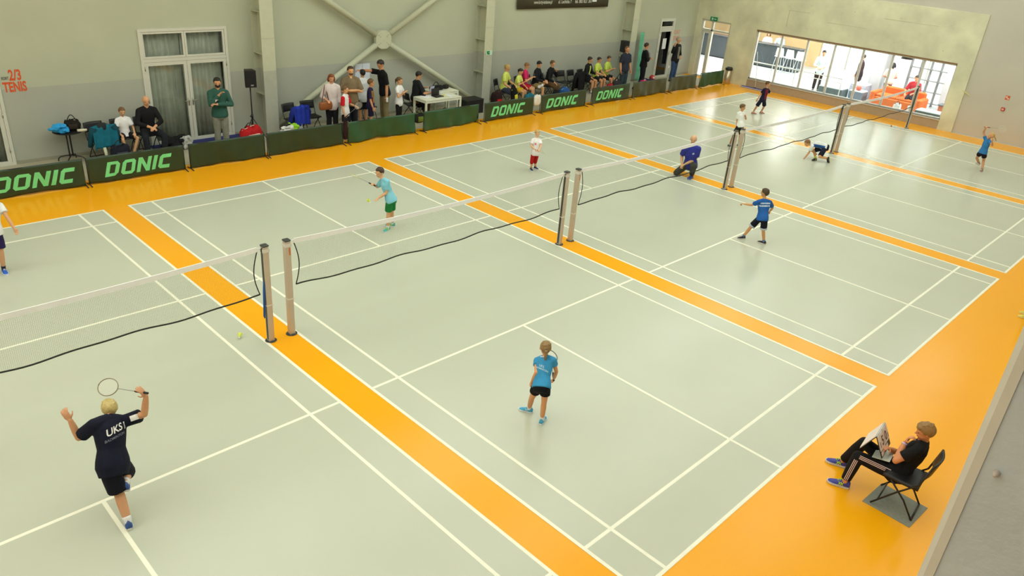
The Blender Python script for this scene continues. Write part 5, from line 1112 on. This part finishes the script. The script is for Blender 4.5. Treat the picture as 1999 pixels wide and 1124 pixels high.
heap('jacket_bundle', (-.12, 16.85, .742), (.34, .30, .22), (50, 160, 224), 'bright blue jacket bundled on the pedestal table', 'jacket', 3)
part_ = MB().tube([(-.16, 16.47, .80), (-.17, 16.42, .70), (-.12, 16.41, .60)], [.09, .08, .05], 12)
bag((.20, 16.95, .742), (.36, .22, .24), -8, (34, 30, 26), 'black shoulder bag lying on the pedestal table', (50, 42, 34))
tag(part('paper_roll', MB().tube([(.22, 16.73, .775), (.42, 16.69, .775)], .032, 14), mat((236, 226, 196), .6, .05), None, True), 'cream paper roll lying on the pedestal table edge', 'roll')
chair((.72, 16.86, 0), -82, 'black folding chair covered by the teal jacket')
drape('jacket', (.72, 16.86, 0), 98, (24, 108, 128), 'teal jacket with dark hood draped over a folding chair', .36, .56, hood=(40, 44, 46), acc=(22, 70, 84))
bag((.95, 16.28, 0), (.46, .26, .44), 4, (28, 30, 44), 'dark navy sports bag in front of the seated boy', (60, 62, 74))
tag(part('shuttle_tube', MB().tube([(.70, 16.42, .01), (.66, 16.42, .38)], .036, 14), mat((206, 210, 180), .5, .1), None, True), 'pale shuttlecock tube leaning beside the navy sports bag', 'tube')
tag(part('ball', MB().ball((.58, 16.62, .034), .034, 16, 12), mat((196, 226, 80), .8, .1), None, True), 'yellow-green tennis ball behind the DONIC barrier', 'ball')
heap('clothes_pile', (2.50, 16.80, 0), (.52, .40, .34), (30, 30, 32), 'black clothes heaped on the floor beside the bald man', 'clothes', 5)
heap('clothes_pile', (2.72, 16.66, 0), (.22, .2, .36), (196, 196, 190), 'pale clothes on the heap by the glass door', 'clothes', 8)
tag(part('water_bottle', MB().tube([(4.52, 16.95, 0), (4.52, 16.95, .01), (4.52, 16.95, .2), (4.52, 16.95, .26), (4.52, 16.95, .30)], [.032, .036, .036, .018, .015], 14), mat((206, 214, 216), .2, .05), None, True), 'clear water bottle on the floor beside the glass door', 'bottle')
# loudspeakers on tripods
def speaker(x, y, lab, lab2, rz, zt):
    t = thing('speaker_stand', lab2, 'speaker stand', (x, y, 0))
    part('pole', MB().tube([(x, y, .28), (x, y, zt)], .017, 10), BLACK, t, True)
    part('collar', MB().tube([(x, y, .62), (x, y, .72)], .03, 12), BLACK, t, True)
    part('knob', MB().ball((x - .045, y, .67), .02), BLACK, t, True)
    for k in range(3):
        a = math.radians(90 + 120*k + rz); d = V((math.cos(a), math.sin(a), 0)); p = V((x, y, 0))
        lg = part('leg', MB().tube([p + Z*.60 + d*.02, p + d*.36 + Z*.015], .011, 8), BLACK, t, True)
        part('brace', MB().tube([p + Z*.30, p + d*.20 + Z*.29], .008, 6), BLACK, lg, True)
    s = thing('loudspeaker', lab, 'loudspeaker', (x, y, zt))
    a = math.radians(rz); f = V((math.cos(a), math.sin(a), 0)); r = V((f.y, -f.x, 0)); c = V((x, y, zt + .22)); 
    cab = MB(); P = []
    for z in (-.22, .22): P += [c + r*(-.145) + f*.13 + Z*z, c + r*.145 + f*.13 + Z*z, c + r*.105 + f*(-.13) + Z*z, c + r*(-.105) + f*(-.13) + Z*z]
    cab.add(P, [(0, 1, 2, 3), (7, 6, 5, 4), (1, 0, 4, 5), (2, 1, 5, 6), (3, 2, 6, 7), (0, 3, 7, 4)])
    part('cabinet', cab, mat((22, 22, 23), .55, .08), s)
    part('grille', MB().box(c + f*.136, (.26, .41, .012), frame=(r, Z, f)), mat((14, 14, 15), .7, .2, 120.0, .6, 200.0), s)
    part('badge', MB().box(c + f*.144 + Z*-.16 + r*-.03, (.07, .035, .004), frame=(r, Z, f)), mat((150, 150, 150), .4, .05), s)
speaker(4.52, 16.55, 'black loudspeaker on a tripod by the glass double door', 'black tripod stand carrying the loudspeaker by the glass double door', -105, 1.46)
speaker(20.85, 16.62, 'black loudspeaker on a tripod behind the man in the navy T-shirt', 'black tripod stand behind the man in the navy T-shirt', -100, 1.44)
bag((4.24, 16.15, 0), (.66, .32, .50), 10, (186, 30, 34), 'red racket bag with pale stripe on the floor by the loudspeaker stand', (226, 190, 170))
bag((5.36, 16.10, 0), (.50, .32, .34), 0, (40, 44, 42), 'dark sports bag with white and lime clothes at the column foot', None)
heap('clothes_pile', (5.20, 15.98, .26), (.30, .2, .22), (220, 222, 216), 'white clothes spilling from the dark bag at the column foot', 'clothes', 4)
heap('clothes_pile', (5.44, 16.02, .28), (.24, .2, .24), (150, 210, 50), 'lime green clothes on the dark bag at the column foot', 'clothes', 9)
heap('clothes_pile', (5.95, 15.72, 0), (.30, .2, .20), (206, 206, 206), 'grey-white towel on the floor before the blue jacket chair', 'towel', 12)
# paper sheets on the wall
for k, dx in enumerate((0, .275)):
    p = gy(690, 125, 17.28); tag(part('paper_sheet', MB().b2((8.33 + dx, 17.285, .72), (8.33 + dx + .265, 17.29, 1.66)), mat((226, 232, 244), .6, .02)), 'tall white paper sheet taped to the wall, ' + ('beside the steel brace', 'nearest the khaki trousers'[:99])[k], 'paper')
# desks
WT = mat((232, 234, 212), .45, .03)
def desk(x0, x1, y0, y1, h, lab):
    t = thing('desk', lab, 'table', ((x0 + x1)/2, (y0 + y1)/2, 0))
    part('table_top', MB().box(((x0 + x1)/2, (y0 + y1)/2, h - .017), (x1 - x0, y1 - y0, .034), bevel=.004), WT, t)
    part('apron', MB().b2((x0 + .01, y0 + .01, h - .10), (x1 - .01, y0 + .03, h - .034)).b2((x0 + .01, y1 - .03, h - .10), (x1 - .01, y1 - .01, h - .034)).b2((x0 + .01, y0 + .03, h - .10), (x0 + .03, y1 - .03, h - .034)).b2((x1 - .03, y0 + .03, h - .10), (x1 - .01, y1 - .03, h - .034)), WT, t)
    for x in (x0 + .03, x1 - .03):
        for y in (y0 + .03, y1 - .03): part('leg', MB().box((x, y, (h - .034)/2), (.055, .055, h - .034)), WT, t)
T1 = (9.78, 11.24, 15.62, 16.26)
desk(*T1, .76, 'white desk with laptop and papers behind the green barrier')
desk(10.74, 11.76, 16.36, 16.98, .76, 'white table with black cases behind the desk')
t = thing('laptop', 'open dark laptop on the white desk', 'laptop', (10.49, 15.95, .76))
part('base', MB().box((10.49, 15.92, .772), (.34, .24, .02), bevel=.004, rz=.1), BLACK, t)
part('screen', MB().box((10.51, 16.07, .88), (.34, .012, .22), rz=.1), BLACK, t)
part('keyboard', MB().box((10.49, 15.92, .784), (.30, .12, .004), rz=.1), mat((50, 50, 52), .6, .2, 60.0), t)
for k, (x, y, rz) in enumerate(((10.06, 16.02, .3), (10.26, 16.10, -.2), (10.90, 15.85, .1))):
    tag(part('paper_sheet', MB().box((x, y, .763 + .002*k), (.21, .297, .003), rz=rz), mat((244, 246, 248), .6, .02)), ('white form under the hand of the desk writer', 'white form beside the open laptop', 'loose white sheet on the free side of the desk')[k], 'paper')
tag(part('form_pad', MB().box((10.50, 16.24, .90), (.21, .006, .26), frame=(V((1, .2, 0)).normalized(), V((-.2, .9, .3)).normalized(), V((0, -.3, .95)).normalized())), mat((206, 212, 232), .6, .02)), 'sheet held upright by the desk writer', 'paper')
tag(part('marker_set', MB().box((10.78, 15.98, .772), (.12, .05, .022), rz=.5, bevel=.006).tube([(10.69, 15.80, .767), (10.82, 15.84, .767)], .007, 8), mat((222, 220, 60), .5, .05), None), 'yellow markers on the white desk', 'marker')
tag(part('cup', MB().tube([(10.78, 16.12, .76), (10.78, 16.12, .85)], [.03, .038], 14), mat((226, 226, 236), .4, .03), None, True), 'small white cup on the white desk behind the laptop', 'cup')
bag((11.08, 16.70, .76), (.56, .26, .14), 4, (26, 28, 28), 'long black equipment case on the rear white table', None, strap=True)
bag((11.52, 16.76, .76), (.26, .18, .12), 20, (40, 38, 34), 'small black case on the rear white table', None, strap=False)
tag(part('paper_sheet', MB().box((11.52, 16.50, .764), (.30, .21, .006), rz=.2), mat((236, 232, 206), .6, .02)), 'pale sheet on the rear white table', 'paper')
t = thing('amplifier_case', 'large black equipment case on the floor beside the column with the exit sign', 'case', (12.20, 16.25, 0))
part('shell', MB().box((12.20, 16.25, .24), (.80, .48, .47), bevel=.012), mat((18, 18, 19), .55, .1), t)
part('edge_trim', MB().b2((11.79, 16.005, .45), (12.61, 16.015, .475)).b2((11.79, 16.005, .0), (12.61, 16.015, .02)), mat((50, 50, 52), .4, .05), t)
part('handle', MB().tube([(12.08, 16.01, .30), (12.08, 15.97, .30), (12.32, 15.97, .30), (12.32, 16.01, .30)], .012, 8), mat((50, 50, 52), .4, .05), t, True)
bag((10.90, 16.02, 0), (.50, .24, .22), -18, (104, 150, 176), 'pale blue bag lying under the white desk', (150, 186, 204))
tag(part('water_bottle', MB().tube([(10.50, 15.86, 0), (10.50, 15.86, .24), (10.50, 15.86, .29), (10.50, 15.86, .33)], [.04, .04, .018, .016], 14), mat((176, 184, 176), .2, .05), None, True), 'large clear bottle on the floor under the white desk', 'bottle')
bag((9.04, 15.02, .30), (.32, .14, .30), 0, (30, 32, 30), 'black bag with lime trim hung between two green barriers', (96, 116, 40))
bag((6.45, 15.02, .14), (.15, .10, .52), 0, (44, 24, 24), 'narrow black bag hung between two green barriers before the group', None)
# bags before the lime group
bag((13.32, 16.15, 0), (.42, .30, .56), 6, (40, 22, 24), 'red and black sports bag at the foot of the column', (196, 26, 34))
bag((13.95, 15.86, .0), (.26, .18, .80), 8, (26, 26, 24), 'black and yellow racket bag standing before the blond person in lime', (220, 210, 60), tilt=10)
bag((14.66, 15.86, 0), (.44, .26, .46), -6, (34, 112, 128), 'teal sports bag on the floor before the person in pink', (90, 160, 200))
bag((14.155, 15.02, .30), (.35, .12, .34), 0, (226, 224, 214), 'white plastic bag hung at the end of a DONIC barrier', None)
bag((16.75, 16.05, 0), (.50, .30, .46), 8, (40, 84, 140), 'blue sports bag with pale patches beside the grey chair', (150, 180, 206))
bag((16.32, 16.08, 0), (.26, .2, .40), 0, (28, 28, 30), 'small black rucksack between the feet of the person in brown trousers', (60, 60, 64))
bag((19.66, 15.86, 0), (.44, .26, .56), 8, (52, 50, 54), 'dark rucksack with white and red patches beside the lime-shirted three', (226, 200, 196))
bag((19.22, 15.86, 0), (.30, .2, .44), 0, (170, 40, 44), 'red drinks bag on the floor before the lime-shirted three', None)
bag((20.92, 15.45, .28), (.40, .24, .24), 10, (204, 40, 96), 'magenta bag behind the gap of two barriers', (230, 226, 232))
heap('clothes_pile', (21.45, 15.75, 0), (.95, .45, .50), (34, 38, 66), 'dark navy jackets heaped before the person in black', 'clothes', 15)
t = thing('ball', 'red and white ball resting on the heap of navy jackets', 'ball', (22.18, 15.95, .38))
part('shell', MB().ball((22.18, 15.95, .42), .125, 18, 12), mat((176, 44, 44), .5, .05), t, True)
part('panel', MB().ball((22.15, 15.87, .44), (.055, .06, .055), 12, 8), mat((236, 206, 200), .5, .03), t, True)
bag((22.18, 15.98, 0), (.4, .3, .30), 0, (44, 48, 72), 'navy bag under the red and white ball', None, strap=False)
# green roll-up flag by the wall
a = gy(1254, 64, 17.1); b = gy(1243, 152, 17.1)
t = thing('beach_flag', 'narrow pale green flag banner leaning on the wall by the corner doors', 'flag', (b.x, 17.1, 0))
part('cloth', slab_fn(lambda u, v: V((lerp(b, a, v).x + (u - .5)*.26, 17.08 + .03*math.sin(u*6), .06 + 2.0*v)), 8, 16, (0, .006, 0)), mat((104, 186, 150), .7, .2, 3.0), t, True)
part('pole', MB().tube([V((b.x + .14, 17.12, .0)), V((a.x + .14, 17.12, 2.08))], .012, 8), STEEL, t, True)
tag(part('poster', MB().b2((25.62, 17.285, .55), (25.95, 17.292, 1.62)), mat((240, 238, 226), .6, .03)), 'white narrow poster on the wall behind the person in jeans', 'poster')
tag(part('wall_socket', MB().box((25.32, 17.285, .42), (.1, .02, .1), bevel=.006), WHITE), 'white round wall socket beside the narrow glass door', 'socket')
# bin and broom
bc2 = gz(1424, 163)
bx_, by_ = 26.72, 15.02
t = thing('litter_bin', 'steel litter bin with a black lid by the concrete wall', 'bin', (bx_, by_, 0))
part('drum', MB().tube([(bx_, by_, .004), (bx_, by_, .02), (bx_, by_, .60)], [.15, .16, .16], 24), mat((190, 176, 150), .3, .05, metal=.8), t, True)
part('lid', MB().tube([(bx_, by_, .60), (bx_, by_, .68), (bx_, by_, .72)], [.168, .168, .13], 24), BLACK, t, True)
t = thing('floor_mop', 'wide blue floor mop with a white pole leaning by the lounge window', 'mop', (26.80, 13.6, 0))
part('head', MB().box((26.76, 13.6, .035), (.16, 1.35, .05), bevel=.012), mat((40, 48, 130), .8, .15, 30.0), t)
part('pad', MB().box((26.68, 13.6, .03), (.03, 1.33, .045)), mat((190, 196, 220), .8, .1, 40.0), t)
part('pole', MB().tube([(26.76, 13.6, .06), (26.86, 13.78, 1.0), (26.97, 13.95, 1.55)], .014, 8), WHITE, t, True)
part('joint', MB().ball((26.76, 13.6, .07), .035), mat((40, 48, 130), .6, .1), t, True)

# ================================================================== THE LOUNGE
t = thing('bar_counter', 'dark grey bar counter in the lounge with two servers behind it', 'counter', (33.4, 18, 0))
part('front', MB().b2((33.1, 14.9, .06), (33.7, 23.0, 1.12)), mat((62, 70, 74), .55, .08, 2.0), t)
part('counter_top', MB().box((33.4, 18.95, 1.14), (.72, 8.2, .04), bevel=.01), mat((70, 76, 80), .3, .05), t)
part('plinth', MB().b2((33.16, 14.95, 0), (33.64, 22.9, .06)), BLACK, t)
def stool(x, y, lab):
    t = thing('bar_stool', lab, 'stool', (x, y, 0), 'bar stools')
    part('seat', slab_fn(lambda u, v: V((x + (v - .5)*.38, y + (u - .5)*.42, .72 + .02*abs(u - .5))), 8, 4, (0, 0, .025)), WHITE, t, True)
    part('backrest', slab_fn(lambda u, v: V((x - .19 - .05*v + .10*(abs(u - .5)*2)**2, y + (u - .5)*(.44 - .12*v*v), .74 + .42*v)), 10, 6, (.018, 0, 0)), WHITE, t, True)
    for sx in (-1, 1):
        for sy in (-1, 1): part('leg', MB().tube([(x + sx*.13, y + sy*.14, .72), (x + sx*.21, y + sy*.22, .01)], .013, 8), mat((206, 212, 214), .35, .03), t, True)
    part('footrest', MB().tube([(x + sx*.18, y + sy*.19, .28) for sx, sy in ((-1, -1), (1, -1), (1, 1), (-1, 1), (-1, -1))], .010, 6), mat((206, 212, 214), .35, .03), t)
for y, lb in ((15.6, 'white bar stool nearest the lounge door'), (15.05, 'white bar stool in the middle of the row'), (14.5, 'white bar stool at the free end of the counter')): stool(32.6, y, lb)
def lperson(lab, J, H, *a, **k): return person(lab, J, H, *a, vs=.014, **k)
J = loc_pose((29.42, 12.05, 0), 200, 1.74, arms=('lap', 'lap'), hp=-20)
lperson('person in a white shirt and dark trousers standing inside the lounge window', J, 1.74, (224, 238, 244), (48, 38, 42), 'short', (50, 40, 38), sleeve=1.6, leg=1.96, hem=-.3)
J = loc_pose((30.6, 10.75, 0), 120, 1.72, arms=('down', 'down'))
lperson('person in a long dark coat walking through the lounge', J, 1.72, (64, 48, 54), (46, 44, 50), 'short', (70, 58, 52), sleeve=1.9, leg=1.96, hem=-.5, loose=.024)
J = loc_pose((34.28, 16.6, 0), 190, 1.60, arms=('phone', 'lap'), hp=-12)
lperson('bald server in a pale blue shirt behind the bar counter', J, 1.60, (176, 200, 222), (50, 50, 56), 'bald', (60, 50, 40), sleeve=.9, leg=1.96)
J = loc_pose((34.28, 17.3, 0), 200, 1.54, arms=('lap', 'lap'))
lperson('dark-haired server in white behind the bar counter', J, 1.54, (230, 226, 222), (50, 50, 56), 'long', (30, 26, 26), sleeve=.9, leg=1.96)
J = loc_pose((30.15, 9.25, .30), 20, 1.64, 'sit', arms=('lap', 'lap'), seat=.45)
for A in 'RL': J['a' + A].z = .08; J['t' + A].z = .0
lperson('dark-haired person in a white blouse sitting with her back to the hall', J, 1.64, (246, 240, 238), (90, 90, 96), 'long', (40, 44, 50), sleeve=.8, leg=1.9, hairlen=.5)
SO = mat((232, 116, 50), .7, .08, 4.0)
t = thing('sofa', 'orange sofa in the lounge behind the window', 'sofa', (29.55, 8.45, 0))
part('seat_base', MB().box((29.5, 8.45, .22), (.85, 1.8, .36), bevel=.04), SO, t)
part('backrest', MB().box((29.98, 8.45, .46), (.2, 1.8, .62), bevel=.05), SO, t)
for y in (7.5, 9.4): part('armrest', MB().box((29.5, y, .32), (.95, .2, .54), bevel=.05), SO, t)
for y in (8.02, 8.88): part('cushion', MB().box((29.48, y, .44), (.72, .84, .12), bevel=.04), SO, t)
J = loc_pose((29.62, 8.0, 0), 185, 1.68, 'sit', arms=('thigh', 'lap'), seat=.48, hp=-20, slide=.0, lean=6)
lperson('person in a red shirt sitting on the orange sofa', J, 1.68, (206, 52, 70), (40, 44, 62), 'short', (50, 40, 34), sleeve=.9, leg=1.9)
def pouf(x, y, s, col, lab, h=.42, top=None):
    t = thing('pouf', lab, 'pouf', (x, y, 0)); part('base', MB().box((x, y, h*.42 + .02), (s[0], s[1], h*.84), bevel=.02), mat(col, .7, .06), t)
    part('cushion', MB().box((x, y, h*.93), (s[0]*.99, s[1]*.99, h*.16), bevel=.03), mat(top or (198, 210, 216), .7, .05), t)
    for sx in (-1, 1):
        for sy in (-1, 1): part('foot', MB().tube([(x + sx*s[0]*.4, y + sy*s[1]*.4, 0), (x + sx*s[0]*.4, y + sy*s[1]*.4, .03)], .02, 8), BLACK, t)
pouf(28.95, 11.05, (.75, 1.05, .4), (92, 108, 112), 'grey square pouf before the person in the white shirt', .46)
pouf(29.35, 10.1, (.6, .6, .4), (120, 134, 150), 'blue-grey pouf with a red bag on it', .44)
bag((29.3, 10.12, .44), (.28, .2, .18), 30, (236, 120, 104), 'salmon red bag on the blue-grey pouf', None, strap=False)
pouf(28.25, 6.62, (.62, 1.2, .4), (88, 100, 98), 'low dark grey pouf at the end of the lounge window', .40)
pouf(30.1, 10.35, (.7, .7, .4), (196, 204, 222), 'pale lilac armchair block beside the grey pillar', .62, (214, 220, 232))
bag((28.35, 8.05, .0), (.32, .2, .40), 90, (240, 240, 240), 'white shopping bag on the floor before the orange sofa', (60, 120, 150), strap=True)
bag((28.35, 7.52, .0), (.26, .2, .42), 90, (236, 240, 240), 'white carrier bag with a dark teal mark at the end of the orange sofa', (40, 110, 110), strap=True)
t = thing('side_table', 'low dark side table with an orange edge under the white lamp', 'table', (29.6, 6.55, 0))
part('table_top', MB().box((29.6, 6.55, .50), (.55, .6, .05), bevel=.01), mat((90, 100, 106), .5, .05), t)
part('body', MB().box((29.6, 6.55, .25), (.48, .52, .46), bevel=.01), mat((206, 120, 80), .6, .05), t)
t = thing('table_lamp', 'slim white lamp on the low side table', 'lamp', (29.6, 6.55, .525))
part('base', MB().tube([(29.6, 6.55, .525), (29.6, 6.55, .55)], [.07, .06], 16), WHITE, t, True); part('shade', MB().tube([(29.6, 6.55, .55), (29.6, 6.55, .95)], [.055, .05], 16), WHITE, t, True)
# open shelf grid
t = thing('shelf_grid', 'tall thin grid shelf standing behind the orange sofa', 'shelf', (31.6, 7.9, 0))
GM = mat((150, 150, 152), .5, .05)
for k in range(6): part('upright', MB().box((31.6, 6.9 + .42*k, 1.25), (.3, .022, 2.5)), GM, t)
for k in range(6): part('board', MB().box((31.6, 7.95, .12 + .46*k), (.3, 2.1, .022)), GM, t)
# pendant lamps
for x, y, z, lb in ((31.0, 13.05, 2.05, 'black pendant lamp hanging near the bar counter'), (29.6, 8.62, 2.0, 'black pendant lamp hanging over the white seated figure')):
    t = thing('pendant_lamp', lb, 'lamp', (x, y, z))
    part('shade', MB().tube([(x, y, z), (x, y, z + .16), (x, y, z + .26), (x, y, z + .34)], [.24, .14, .05, .03], 20), mat((34, 36, 40), .5, .05), t, True)
    part('cable', MB().tube([(x, y, z + .34), (x, y, 3.4)], .008, 6), BLACK, t)
# handrail behind the glass
t = thing('handrail', 'white tubular handrail behind the lounge window', 'handrail', (27.75, 12.3, 0))
part('rail', MB().tube([(27.75, 14.6, 1.0), (27.75, 10.3, 1.0)], .022, 10), WHITE, t, True)
part('rail', MB().tube([(27.75, 11.8, .82), (27.75, 10.3, .82)], .016, 10), WHITE, t, True)
for y in (14.6, 13.5, 12.4, 11.3, 10.3): part('baluster', MB().tube([(27.75, y, 0), (27.75, y, 1.0)], .02, 10), WHITE, t, True)
bpy.data.scenes.remove(TMP)
